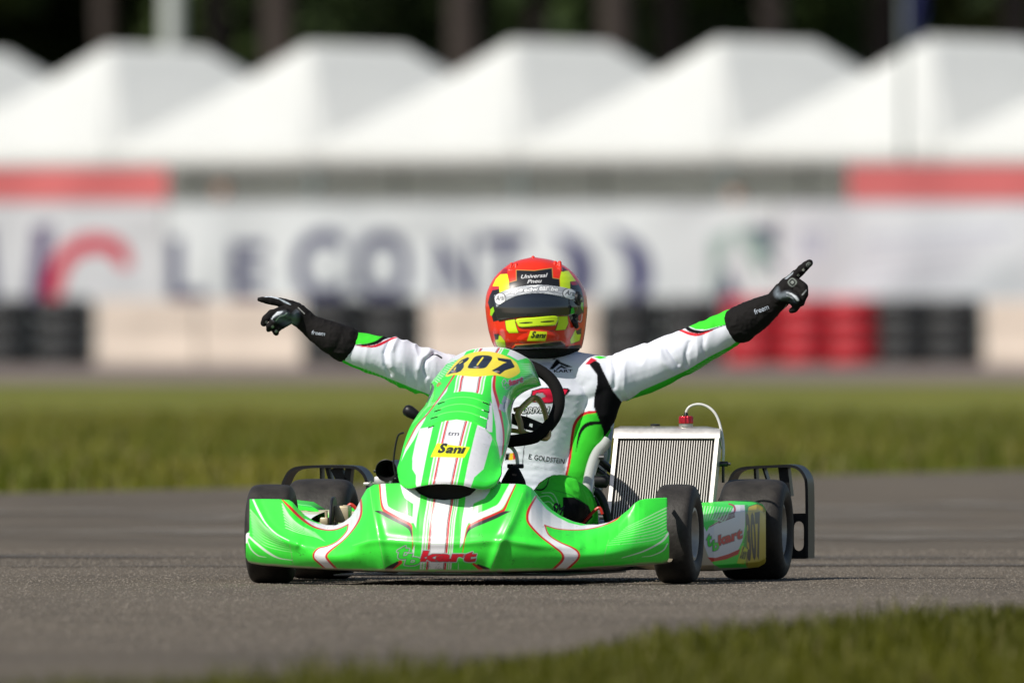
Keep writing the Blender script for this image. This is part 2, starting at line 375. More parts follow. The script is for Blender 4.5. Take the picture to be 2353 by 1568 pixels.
# rubber streaks lying on the tarmac
mat('tyre_rubber_mark', (0.072, 0.063, 0.053), rough=0.85, var=(1.5, 0.5))
patchy('tyre_rubber_mark', (.8, 1.2, 1), .38, .60)
ragged('tyre_mark', -12, 2.2, 12, 5.0, .34, .004, 'tyre_rubber_mark', 4, .6); ragged('tyre_mark', -12, 9.4, 12, 5.2, .7, .004, 'tyre_rubber_mark', 6, -.8)

# grass blades
m = bpy.data.materials.new('grass_blades'); m.use_nodes = True; n_ = m.node_tree; b_ = n_.nodes['Principled BSDF']
a_ = n_.nodes.new('ShaderNodeVertexColor'); a_.layer_name = 'Col'; b_.inputs['Roughness'].default_value = 0.6; b_.inputs['Specular IOR Level'].default_value = 0.3
tr_ = n_.nodes.new('ShaderNodeBsdfTranslucent'); mx_ = n_.nodes.new('ShaderNodeMixShader'); mx_.inputs[0].default_value = 0.35
n_.links.new(a_.outputs[0], b_.inputs['Base Color']); n_.links.new(a_.outputs[0], tr_.inputs[0]); n_.links.new(b_.outputs[0], mx_.inputs[1]); n_.links.new(tr_.outputs[0], mx_.inputs[2])
n_.links.new(mx_.outputs[0], n_.nodes['Material Output'].inputs[0]); MATS['grass_blades'] = m
def blades(name, xy, hmin, hmax, width, c0, c1, label, dry=0.08):
    n = len(xy); rng = np.random.default_rng(len(xy)); h = rng.uniform(hmin, hmax, n) * (0.65 + 0.5 * np.clip(vnoise(np.c_[xy * [2.5, 0.7], np.zeros(n)]) + 0.5, 0, 1.4)); az = rng.uniform(0, 2 * np.pi, n); ln = rng.uniform(0.1, 0.65, n) * h
    dx, dy = np.cos(az), np.sin(az); w = width * rng.uniform(0.6, 1.4, n); base = np.c_[xy, np.full(n, -0.006)]
    side = np.c_[-dy, dx, np.zeros(n)] * w[:, None] / 2; mid = base + np.c_[dx * ln * 0.3, dy * ln * 0.3, h * 0.6]; tip = base + np.c_[dx * ln, dy * ln, h]
    V = np.stack([base - side, base + side, mid + side * 0.8, mid - side * 0.8, tip], 1).reshape(-1, 3); k = np.arange(n)[:, None] * 5
    F = np.vstack([np.hstack([k, k + 1, k + 2, k + 3]), np.hstack([k + 3, k + 2, k + 4, np.full((n, 1), -1)])])
    t = np.clip(0.5 + 0.5 * vnoise(np.c_[xy * [0.9, 0.25], np.ones(n)]) + rng.normal(0, 0.2, n), 0, 1)[:, None]; c = np.asarray(c0) * (1 - t) + np.asarray(c1) * t
    d = rng.random(n) < dry; c[d] = (0.22, 0.19, 0.07); c = np.repeat(c, 5, 0)
    o = mesh_np(name, V, F, 'grass_blades', None, c, False); tag(o, label, 'grass', kind='stuff'); return o
rng = np.random.default_rng(3)
q = np.c_[rng.uniform(-2.6, 2.6, 150000), rng.uniform(-24, 0.5, 150000)]
P_ = np.array([ext(nN, nL, 6), nL, nN, nM, nR, ext(nM, nR, 12)]); o_ = np.argsort(P_[:, 0])
wav = 0.35 * vnoise(np.c_[q * [1.3, 0.15], np.zeros(len(q))])
edge = np.interp(q[:, 0], P_[o_, 0], P_[o_, 1]) + wav
d_ = edge - q[:, 1]
q = q[(d_ > 0) & (rng.random(len(q)) < np.clip(d_ / 1.6, 0.05, 1))]
blades('grass', q, 0.045, 0.095, 0.006, (0.060, 0.066, 0.001), (0.112, 0.112, 0.003), 'blurred verge of green grass along the near edge of the track', 0.05)
q = np.c_[rng.uniform(-4.5, 5.0, 90000), 24 + 60 * rng.random(90000) ** 1.6]
edge = fL[1] + (fR[1] - fL[1]) * (q[:, 0] - fL[0]) / (fR[0] - fL[0]) + 0.6 * vnoise(np.c_[q * [1.0, 0.1], np.zeros(len(q))])
q = q[q[:, 1] > edge]
blades('grass', q, 0.05, 0.12, 0.010, (0.100, 0.122, 0.008), (0.20, 0.18, 0.022), 'rough green grass strip behind the kart beyond the tarmac', 0.12)

# loose chippings and the coarse grain of the tarmac round the kart
n = 110000; rng = np.random.default_rng(12); xy = np.c_[rng.uniform(-1.75, 1.75, n), rng.uniform(-13, 9, n)]
edge = np.interp(xy[:, 0], P_[o_, 0], P_[o_, 1]); xy = xy[xy[:, 1] > edge]; n = len(xy); w = rng.uniform(.003, .007, n); h = w * rng.uniform(.12, .42, n); a = rng.uniform(0, 6.28, n)[:, None] + np.array([0, 2.1, 4.2])
V = np.concatenate([np.stack([xy[:, :1] + w[:, None] * np.cos(a), xy[:, 1:] + w[:, None] * np.sin(a), np.full((n, 3), -.001)], -1), np.stack([xy[:, 0], xy[:, 1], h], -1)[:, None]], 1); k = np.arange(n)[:, None] * 4
F = np.vstack([np.hstack([k + i, k + (i + 1) % 3, k + 3]) for i in range(3)]); t = rng.random((n, 1)) ** 1.6; c = np.array((.085, .071, .056)) * (1 - t) + np.array((.20, .175, .145)) * t
mat('chippings', attr=True, rough=.85, spec=.25); o = mesh_np('gravel', V.reshape(-1, 3), F, 'chippings', None, np.repeat(c, 4, 0), False); tag(o, 'coarse grey brown grain of the tarmac around the kart', 'gravel', kind='stuff')
# --------------------------------------------------------------- barriers, tyre stacks, banners
YB = 188.0
mat('tyre_wall_black', (0.022, 0.023, 0.024), rough=0.6, var=(6, 0.3)); mat('tyre_wall_red', (0.42, 0.012, 0.022), rough=0.5, var=(6, 0.25))
mat('concrete', (0.58, 0.49, 0.41), rough=0.9, bump=(14, 0.4, 0.02), var=(3, 0.12))
def tyre_mesh(name, m):
    t = np.linspace(0, 2 * np.pi, 14, endpoint=False); pr = np.c_[0.215 + 0.075 * np.sign(np.cos(t)) * np.abs(np.cos(t)) ** 0.6, 0.083 * np.sign(np.sin(t)) * np.abs(np.sin(t)) ** 0.6]
    return MB().lathe(pr, (0, 0, 0), n=32, loop=True).build(name, m)
tb_, tr2 = tyre_mesh('tyre', 'tyre_wall_black'), tyre_mesh('tyre', 'tyre_wall_red'); used_t = set()
stacks = [(12, 'b', 'black tyre stack at the far left edge under the banners'), (147, 'b', 'black tyre stack touching the left end of the pale concrete blocks'),
          (768, 'b', 'black tyre stack right after the pale blocks, below the banner letter C'), (902, 'b', 'black tyre stack below the banner letter O, behind the driver\'s raised arm'),
          (1450, 'b', 'black tyre stack just right of the helmet behind the white sleeve'), (1586, 'b', 'black tyre stack immediately left of the red tyre stacks'),
          (1730, 'r', 'red tyre stack behind the pointing glove, first of three'), (1850, 'r', 'red tyre stack in the middle of the three red ones'), (1958, 'r', 'red tyre stack last of three, against the black stacks'),
          (2074, 'b', 'black tyre stack immediately right of the red tyre stacks'), (2188, 'b', 'black tyre stack against the pale concrete block at far right')]
for px, c, lb in stacks:
    x = PW(px, 800, YB)[0]; r_ = empty('tyre_stack', (x, YB, 0)); tag(r_, lb, 'tyre stack', 'tyre stacks in the barrier')
    for k in range(4):
        src = tb_ if c == 'b' else tr2
        t = src if src.name not in used_t else src.copy()
        if src.name in used_t: COL.objects.link(t)
        used_t.add(src.name); t.parent = r_; t.location = (random.uniform(-.012, .012), random.uniform(-.01, .01), 0.084 + 0.1675 * k)
def block(px0, px1, lb):
    a, b = PW(px0, 800, YB)[0], PW(px1, 800, YB)[0]; w = b - a
    mb = MB(); pr = [(-0.28, 0), (-0.28, 0.10), (-0.2, 0.22), (-0.13, 0.64), (0.13, 0.64), (0.2, 0.22), (0.28, 0.10), (0.28, 0)]
    V = np.array([[xx, y, z] for xx in (-w / 2, w / 2) for y, z in pr]); n = len(pr); F = [[i, i + 1, n + i + 1, n + i] for i in range(n - 1)] + [[n - 1, 0, n, 2 * n - 1]]
    F += [[0, 7, 6, 1], [1, 6, 5, 2], [2, 5, 4, 3], [8, 9, 14, 15], [9, 10, 13, 14], [10, 11, 12, 13]]
    o = mb.add(V, F).build('concrete_barrier', 'concrete', smooth=False); o.location = ((a + b) / 2, YB, 0); tag(o, lb, 'barrier', 'pale concrete barrier blocks')
    bv = o.modifiers.new('b', 'BEVEL'); bv.width = 0.02; bv.segments = 2
block(222, 455, 'pale beige concrete block next to the left black tyres'); block(460, 694, 'pale beige concrete block behind the pointing left glove')
block(975, 1170, 'pale beige concrete block left behind the helmet'); block(1175, 1372, 'pale beige concrete block right behind the helmet'); block(2262, 2760, 'pale beige concrete block at the far right edge')

mat('banner_print', attr=True, rough=0.6, spec=0.3, bump=(2.2, 0.3, 0.05)); mat('galvanised', (0.36, 0.37, 0.37), rough=0.5, metal=0.6)
NAVY = (0.022, 0.024, 0.10); PURP = (0.09, 0.06, 0.15); BW = (0.66, 0.69, 0.69)
def banner(name, px0, px1, py0, py1, Y, base, paint, label, n=(260, 60), mt='banner_print'):
    u = np.linspace(px0, px1, n[0]); v = np.linspace(py1, py0, n[1]); X, Yp = np.meshgrid(u, v); d = Y + CD
    px_m = FPX / d; wv = 0.02 * vnoise(np.stack([X / px_m * 2, Yp / px_m * 2, X * 0], -1)) + 0.012 * np.sin(X / px_m * 5.5)
    P = np.stack([(X - 1176) / FPX * d, wv, CH - (Yp - HY) / FPX * d], -1); c0 = P[..., 0].mean()
    P[..., 0] -= c0; pt = Paint(X, Yp, base)
    if paint: paint(pt)
    root = empty(name, (c0, Y, 0))
    B = P.copy(); B[..., 1] += 0.006
    nn = n[0] * n[1]; F = quads(n[1], n[0]); V = np.vstack([P.reshape(-1, 3), B.reshape(-1, 3)]); F2 = np.vstack([F[:, ::-1], F + nn])
    mesh_np('banner_cloth', V, F2, mt, root, np.vstack([pt.c, np.tile(base, (nn, 1))]))
    k = max(2, int((P[..., 0].max() - P[..., 0].min()) / 1.8) + 1); zt = P[..., 2].max() + 0.03
    for x in np.linspace(P[..., 0].min() + 0.04, P[..., 0].max() - 0.04, k): MB().tube([(x, 0.05, 0), (x, 0.05, zt)], 0.02, 8).build('post', 'galvanised', root)
    MB().tube([(P[..., 0].min(), 0.05, zt - 0.02), (P[..., 0].max(), 0.05, zt - 0.02)], 0.014, 8).build('top_rail', 'galvanised', root)
    tag(root, label, 'banner'); return root
def pl(p):
    p.poly([(62, 700), (78, 520), (125, 512), (96, 700)], PURP)
    p.line([(285, 600), (262, 566), (200, 560), (150, 590), (125, 650), (122, 700)], [34, 40, 42, 42, 42, 40], (0.55, 0.02, 0.05)); p.poly([(-40, 700), (-60, 520), (-20, 520), (-5, 700)], NAVY)
def pm(p):
    for t, x0, x1, h in (('L', 388, 478, 150), ('E', 530, 615, 140), ('C', 672, 792, 170), ('O', 812, 945, 168), ('N', 1000, 1092, 150), ('T', 1105, 1215, 160)):
        p.E(text_px(t, (x0, 696), (x1, 696), h, bold=0.03), NAVY, aa=4)
    p.poly([(700, 690), (700, 715), (930, 715), (930, 690)], NAVY)
    for x in (1268, 1402): p.poly(sm([(x, 530), (x + 70, 560), (x + 96, 620), (x + 80, 680), (x + 20, 715), (x + 42, 660), (x + 36, 590)], 40), (0.035, 0.035, 0.13), aa=4)
    G2 = (0.30, 0.40, 0.36)
    p.poly([(1632, 545), (1690, 520), (1660, 600), (1640, 700), (1628, 700)], G2); p.poly([(1690, 520), (1780, 525), (1782, 560), (1750, 640), (1715, 590)], G2); p.poly([(1715, 520), (1786, 520), (1786, 575)], NAVY)
    p.poly([(1645, 700), (1668, 610), (1692, 660), (1700, 700)], NAVY); p.poly([(1786, 590), (1750, 585), (1786, 630)], NAVY)
def pr_(p):
    C = (0.42, 0.40, 0.47)
    rg = np.random.default_rng(21)                       # rows of print too small and blurred to read
    for r in range(5):
        x, x1 = 1985 - 6 * r, 2320 - 30 * r
        while x < x1:
            w = rg.uniform(5, 14); y = 553 + 26 * r - (24 + 4 * r) * (x - 1985) / 335; p.line([(x, y + 7), (x + w * .5, y - 7), (x + w, y + 6)], 3.5, C if r else (0.25, 0.26, 0.38), aa=4, smooth=False); x += w + rg.uniform(3, 9)
    for x in (1838, 1872): p.line([(x, 592), (x + 4, 540), (x + 20, 538), (x + 18, 588)], 8, (0.33, 0.34, 0.45), aa=5)
    p.poly([(2352, 590), (2352, 700), (2200, 700), (2300, 600)], (0.56, 0.59, 0.61), aa=20)
banner('banner', -1300, 376, 468, 700, YB + 0.62, (0.62, 0.63, 0.64), pl, 'white banner with a purple stroke and red curved letter at left', (390, 60))
banner('banner', 381, 1784, 468, 716, YB + 0.60, BW, pm, 'long white banner with big navy letters and blue crescents behind the driver', (420, 80))
banner('banner', 1789, 3600, 468, 716, YB + 0.62, (0.64, 0.66, 0.68), pr_, 'white banner with small slanted purple text at right', (500, 70))
PINK = (0.64, 0.16, 0.155)
banner('banner', -1300, 384, 386, 466, YB + 1.5, PINK, None, 'faded red banner strip above the fence at left', (80, 14))
banner('banner', 1948, 3600, 378, 466, YB + 1.5, PINK, None, 'faded red banner strip above the fence at right', (80, 14))

# --------------------------------------------------------------- tents
mat('tent_cloth', (0.86, 0.87, 0.85), rough=0.7, bump=(3, 0.25, 0.04), var=(1.2, 0.03)); mat('haze_backdrop_cloth', (0.74, 0.80, 0.77), rough=0.8, var=(0.8, 0.15))
mat('tent_leg', (0.22, 0.26, 0.25), rough=0.5, metal=0.3)
_n = MATS['tent_cloth'].node_tree; _b = _n.nodes['Principled BSDF']; _t = _n.nodes.new('ShaderNodeBsdfTranslucent'); _t.inputs[0].default_value = (.82, .84, .82, 1); _m = _n.nodes.new('ShaderNodeMixShader'); _m.inputs[0].default_value = .5
_n.links.new(_b.outputs[0], _m.inputs[1]); _n.links.new(_t.outputs[0], _m.inputs[2]); _n.links.new(_m.outputs[0], _n.nodes['Material Output'].inputs[0])
TH = R(43.7); AX = np.array([math.cos(TH), -math.sin(TH)]); BX = np.array([math.sin(TH), math.cos(TH)])
def make_tent():
    root = empty('pop_up_tent', (0, 0, 0)); w, L, rd = 1.485, 2.235, 0.75; ze, zp = 2.28, 3.36
    def pt(a, b, z): q = AX * a + BX * b; return (q[0], q[1], z)
    n = 14
    def face(c0, c1, r0, r1):                            # eave corners -> ridge points, with a slight sag
        V = []
        for i in range(n + 1):
            for j in range(n + 1):
                s, t = j / n, i / n; e = np.array(c0) * (1 - s) + np.array(c1) * s; r = np.array(r0) * (1 - s) + np.array(r1) * s
                p = e * (1 - t) + r * t; p[2] -= 0.05 * math.sin(math.pi * t) + 0.03 * math.sin(math.pi * s) * (1 - t); V.append(p)
        return np.array(V), quads(n + 1, n + 1)
    mb = MB(); c = [pt(-w, -L, ze), pt(w, -L, ze), pt(w, L, ze), pt(-w, L, ze)]; r0, r1 = pt(0, -rd, zp), pt(0, rd, zp - 0.03)
    for A in ((c[0], c[1], r0, r0), (c[1], c[2], r0, r1), (c[2], c[3], r1, r1), (c[3], c[0], r1, r0)): mb.add(*face(*A))
    o = mb.build('canopy', 'tent_cloth', root); so_ = o.modifiers.new('s', 'SOLIDIFY'); so_.thickness = 0.01
    for i in range(4):
        a, b = np.array(c[i]), np.array(c[(i + 1) % 4]); k = 24; s = np.linspace(0, 1, k)[:, None]; top = a * (1 - s) + b * s; top[:, 2] -= 0.03 * np.sin(np.pi * s[:, 0]); bot = top.copy(); bot[:, 2] = ze - 0.26 - 0.02 * np.sin(s[:, 0] * 40)
        o = mesh_np('valance', np.vstack([top, bot]), quads(2, k), 'tent_cloth', root); so_ = o.modifiers.new('s', 'SOLIDIFY'); so_.thickness = 0.008
    for x, y in ((-w, -L), (w, -L), (w, L), (-w, L)):
        q = pt(x * 0.985, y * 0.985, 0); MB().box((q[0], q[1], ze / 2), (0.05, 0.05, ze), rz=-TH).build('leg', 'tent_leg', root, smooth=False)
    a, b = np.array(pt(-w, L - 0.06, 0.05)), np.array(pt(w, L - 0.06, 0.05)); s = np.linspace(0, 1, 20)[:, None]; lo = a * (1 - s) + b * s; lo[:, 1] += 0.04 * np.sin(s[:, 0] * 25); hi = lo.copy(); hi[:, 2] = ze - 0.27
    mesh_np('haze_backdrop', np.vstack([lo, hi]), quads(2, 20), 'haze_backdrop_cloth', root)  # added wall, its pale tone stands in for the hazy, shaded wood behind
    return root
tlab = ['white peaked tent cut off by the left edge of the picture', 'white peaked tent second from left, above the red banner end', 'white peaked tent above the banner letters E and C',
        'white peaked tent directly above the helmet', 'white peaked tent right of the one above the helmet', 'white peaked tent above the right red banner strip', 'white peaked tent cut off by the right edge of the picture']
proto = make_tent()
for i in range(-1, 6):
    t = proto if i == -1 else copy_tree(proto)
    k = i - 2; ctr = PW(235 + 112 + 470 * 2, 600, 210.0)[:2] + AX * 3.0 * k
    t.location = (ctr[0], ctr[1], random.uniform(-0.02, 0.02)); tag(t, tlab[i + 1], 'tent', 'white pop up tents in a row')
# equipment under the awnings, light posts between tents
def post(px, py_top, Y, r, label, name='lamp_post', top=None, m='galvanised'):
    q = PW(px, py_top, Y); o = MB().lathe([(0.0, 0), (r * 2.2, 0), (r * 2.2, 0.04), (r * 1.15, 0.06), (r, 1.0), (r * 0.8, q[2]), (0.0, q[2])], (0, 0, 0), n=14)
    rt = empty(name, (q[0], Y, 0)); o.build('pole', m, rt); tag(rt, label, name.replace('_', ' ')); return rt, q
mat('pale_pole', (0.42, 0.45, 0.42), rough=0.6); mat('flag_blue', (0.012, 0.016, 0.09), rough=0.7)
rt, q = post(396, -420, 206.0 + 22, 0.13, 'pale grey lamp post standing behind the tents at left', m='pale_pole')
MB().box((0, -0.5, q[2] + 0.05), (0.3, 0.9, 0.12), bev=0.03).build('lamp_head', 'galvanised', rt)
rt, q = post(2076, -60, 196.0, 0.032, 'thin grey flagpole with a dark blue flag in front of the tents', 'flagpole', m='tent_leg')
s = np.linspace(0, 1, 30); t = np.linspace(0, 1, 12); S, T = np.meshgrid(s, t)
P = np.stack([0.03 + 0.16 * S + 0.02 * np.sin(T * 7), 0.05 * np.sin(S * 9 + T * 2), q[2] - 0.05 - 0.62 * T - 0.05 * S], -1); grid('flag', P, 'flag_blue', rt)

# bystanders behind the fence
def bystander(px, Y, H, shirt, trousers, hair, label, sit=0):
    z = lambda f: f * H
    ch = [[((0, 0, z(.53)), (.155, .10, .10)), ((0, 0, z(.68)), (.165, .11, .12)), ((0, 0, z(.79)), (.17, .10, .07))], [((0, 0, z(.80)), .055), ((0, -.01, z(.88)), .055)], [((0, -.015, z(.925)), (.076, .092, .105))], [((0, -.115, z(.915)), .014)], [((-.075, 0, z(.925)), .02)], [((.075, 0, z(.925)), .02)]]
    for s in (-1, 1):
        ch += [[((.17 * s, 0, z(.79)), .055), ((.22 * s, .02, z(.63)), .045), ((.21 * s, -.06, z(.49)), .036), ((.20 * s, -.09, z(.45)), .04)], [((.08 * s, 0, z(.52)), .085), ((.09 * s, -.01, z(.28)), .06), ((.10 * s, .01, z(.05)), .042), ((.10 * s, -.12, z(.03)), .04)]]
    V, F = blob(ch, 0.016, 4); zz = V[:, 2] / H
    c = np.where(zz[:, None] > .835, (.42, .26, .19), np.where(zz[:, None] > .50, shirt, trousers)); c[(zz > .95) | ((zz > .89) & (V[:, 1] > .02))] = hair; c[zz < .045] = (.03, .03, .03)
    c[(zz > .82) & (zz <= .835)] = shirt; c[(np.abs(V[:, 0]) > .17) & (zz < .47) & (zz > .40)] = (.42, .26, .19)
    o = mesh_np('person', V, F, 'suit', None, c); o.location = (PW(px, 500, Y)[0], Y, 0); tag(o, label, 'person')
bystander(512, 199.0, 1.90, (.035, .02, .02), (.03, .03, .04), (.02, .013, .01), 'dark clothed person standing behind the fence below the left tents')
bystander(1690, 200.0, 1.84, (.45, .33, .24), (.05, .05, .06), (.10, .06, .03), 'person in a tan top behind the fence right of the helmet')

# --------------------------------------------------------------- wood behind the tents
mat('bark', (0.036, 0.027, 0.022), rough=0.95, bump=(12, 0.8, 0.05), var=(2.5, 0.35))
m = bpy.data.materials.new('leaves'); m.use_nodes = True; n_ = m.node_tree; b_ = n_.nodes['Principled BSDF']; a_ = n_.nodes.new('ShaderNodeVertexColor'); a_.layer_name = 'Col'
n_.links.new(a_.outputs[0], b_.inputs['Base Color']); b_.inputs['Roughness'].default_value = 0.7; b_.inputs['Specular IOR Level'].default_value = 0.2; MATS['leaves'] = m
def leaf_cloud(centers, radii, n, size, c0, c1, seed):
    r = np.random.default_rng(seed); k = r.integers(0, len(centers), n); d = r.normal(size=(n, 3)); d /= np.linalg.norm(d, axis=1, keepdims=True); P = np.asarray(centers)[k] + d * np.asarray(radii)[k] * r.uniform(.55, 1.05, (n, 1))
    a = r.normal(size=(n, 3)); a /= np.linalg.norm(a, axis=1, keepdims=True); b = np.cross(a, r.normal(size=(n, 3))); b /= np.linalg.norm(b, axis=1, keepdims=True); s = size * r.uniform(.6, 1.4, (n, 1))
    V = np.stack([P - a * s, P + b * s * .55, P + a * s, P - b * s * .55], 1).reshape(-1, 3); F = (np.arange(n)[:, None] * 4 + np.arange(4)); t = r.random((n, 1)); c = np.asarray(c0) * (1 - t) + np.asarray(c1) * t
    return V, F, np.repeat(c, 4, 0)
DG0, DG1 = (0.016, 0.030, 0.008), (0.040, 0.066, 0.016)
def pine(px, Y, r, label, seed, h=15.0):
    rg = np.random.default_rng(seed); x = PW(px, 100, Y)[0]; root = empty('pine_tree', (x, Y, 0)); lean = rg.normal(0, .012, 2)
    zs = np.linspace(0, h, 16); pts = np.c_[lean[0] * zs + .04 * np.sin(zs), lean[1] * zs, zs]; MB().tube(pts, r * (1 - .75 * zs / h) * (1 + .35 * np.exp(-zs * 3)), 14).build('trunk', 'bark', root)
    cen, rad = [], []
    for k in range(16):
        z0 = rg.uniform(5.2, h - .5); az = rg.uniform(0, 6.28); l = rg.uniform(1.6, 3.2) * (1.1 - .5 * z0 / h); p0 = np.array([lean[0] * z0, lean[1] * z0, z0]); p1 = p0 + [l * math.cos(az), l * math.sin(az), rg.uniform(-.2, .9)]
        MB().tube([p0, (p0 + p1) / 2 + [0, 0, .15], p1], [.07, .045, .015], 6).build('limb', 'bark', root)
        for f in (.55, 1.0): cen.append(p0 * (1 - f) + p1 * f + rg.normal(0, .15, 3)); rad.append(rg.uniform([.7, .7, .4], [1.3, 1.3, .75]))
    V, F, c = leaf_cloud(cen, rad, 4200, .17, DG0, DG1, seed); mesh_np('crown', V, F, 'leaves', root, c, False); tag(root, label, 'pine tree', 'pines behind the tents')
pines = [(-120, 236, .2, 'pine trunk outside the dark corner, left of the first gap'), (512, 240, .17, 'slim pine trunk in the gap right of the pale lamp post'), (640, 236, .24, 'brown pine trunk left of the third tent peak'), (1062, 235, .24, 'brown pine trunk in the dip left of the tent above the helmet'),
         (1416, 234, .24, 'brown pine trunk over the right slope of the tent above the helmet'), (1545, 238, .20, 'dark pine trunk in the dip right of the tent above the helmet'), (1770, 235, .20, 'brown pine trunk rising over the ridge right of centre'), (2036, 238, .26, 'thick pine trunk just left of the flagpole'),
         (2310, 236, .2, 'brown pine trunk near the upper right corner'), (880, 246, .16, 'far slim dark pine trunk between two brown ones'), (1240, 247, .16, 'far slim dark pine directly above the helmet'), (250, 246, .17, 'far dark pine behind the second tent peak'), (1660, 247, .15, 'far slim dark pine above the tent right of centre')]
for i, (px, Y, r, lb) in enumerate(pines): pine(px, Y, r, lb, 100 + i)
def shrub(px, Y, h, w, label, seed, c0=DG0, c1=DG1):
    rg = np.random.default_rng(seed); root = empty('shrub', (PW(px, 100, Y)[0], Y, 0)); cen, rad = [], []
    for k in range(16):
        z0 = rg.uniform(.4, h); a = rg.uniform(0, 6.28); l = w * rg.uniform(.1, .9) * (1.1 - .6 * z0 / h); p = np.array([l * math.cos(a), l * math.sin(a), z0]); cen.append(p); rad.append(rg.uniform(.4, .85, 3)); MB().tube([(0, 0, 0), p * [.4, .4, .6], p], [.05, .03, .012], 6).build('stem', 'bark', root)
    V, F, c = leaf_cloud(cen, rad, 5000, .10, c0, c1, seed); mesh_np('foliage', V, F, 'leaves', root, c, False); tag(root, label, 'shrub', 'undergrowth shrubs at the edge of the wood')
shrub(1500, 243, 4.6, 1.6, 'lighter green shrub between the trunks right of the helmet tent', 201, (.03, .055, .012), (.075, .12, .03)); shrub(1900, 243, 4.8, 1.5, 'lighter green shrub left of the thick pine by the flagpole', 202, (.03, .055, .012), (.07, .115, .028))
shrub(2345, 238, 4.2, 1.3, 'yellowish green shrub in the upper right corner', 203, (.06, .075, .012), (.13, .14, .03)); shrub(850, 244, 4.4, 1.8, 'dark green shrub between the two left brown trunks', 204); shrub(450, 243, 4.2, 1.2, 'dark green shrub beside the pale lamp post', 205, (.03, .05, .012), (.06, .09, .025))
cen = [(x, 262 + 6 * random.random(), z + random.uniform(-.6, .6)) for x in np.arange(-26, 27, 1.5) for z in np.arange(0.6, 15, 1.7)]
V, F, c = leaf_cloud(cen, [(1.3, 1.6, 1.3)] * len(cen), 120000, .36, DG0, DG1, 300); o = mesh_np('forest', V, F, 'leaves', None, c, False); tag(o, 'dark green wood closing off the view behind the tents', 'forest', kind='stuff')

# ================================================================== KART
kart = empty('go_kart', (OX, 0, 0), -PSI)
tag(kart, 'bright green and white racing kart with yellow number plate 307 and side radiator', 'kart')
pts = lambda L: np.array(L, float)
A3 = lambda L: pts(L) * 0.2357 + [873.6, 772.8]        # zoom of the nose panel -> photo px
A6 = lambda L: pts(L) * 0.17143 + [806.4, 1075.2]      # zoom of the fairing centre
A7 = lambda L: pts(L) * 0.20144 + [551.0, 1041.6]      # zoom of the left tip
A2 = lambda L: pts(L) * 0.34286 + [1142.4, 840.0]      # zoom of the right half
A5 = lambda L: pts(L) * 0.2357 + [1512.0, 1008.0]      # zoom of the side pod
A1 = lambda L: pts(L) * 0.38577 + [537.6, 772.8]
LGRN = (0.28, 0.74, 0.22); FADE = (0.50, 0.84, 0.46)

# ---------------------------------------------------------------- front fairing
NS, NT = 720, 190
TOPX = pts([(566, 1149), (573, 1147), (600, 1146.5), (640, 1147), (664, 1149), (672, 1154), (684, 1168), (700, 1184), (722, 1198), (748, 1206.5), (770, 1207), (788, 1200), (804, 1188), (818, 1168), (830, 1143), (842, 1123), (858, 1114), (880, 1111.5), (915, 1110.5), (935, 1111), (946, 1117), (962, 1134), (985, 1145), (1018, 1149), (1055, 1146), (1080, 1137), (1098, 1120), (1108, 1112.5), (1130, 1112), (1160, 1111.5), (1190, 1112), (1208, 1114), (1220, 1121), (1232, 1135), (1246, 1153), (1265, 1170), (1290, 1187), (1318, 1199), (1345, 1205), (1372, 1205.5), (1398, 1200), (1420, 1189), (1442, 1172), (1458, 1156), (1468, 1149.5), (1480, 1146.5), (1505, 1144.5), (1528, 1143.5), (1538, 1145)])
BOTX = pts([(566, 1287), (576, 1291), (600, 1295), (672, 1301), (752, 1305), (860, 1309), (960, 1311), (1060, 1311.5), (1180, 1310), (1300, 1306), (1400, 1300), (1480, 1294), (1520, 1291), (1538, 1287)])
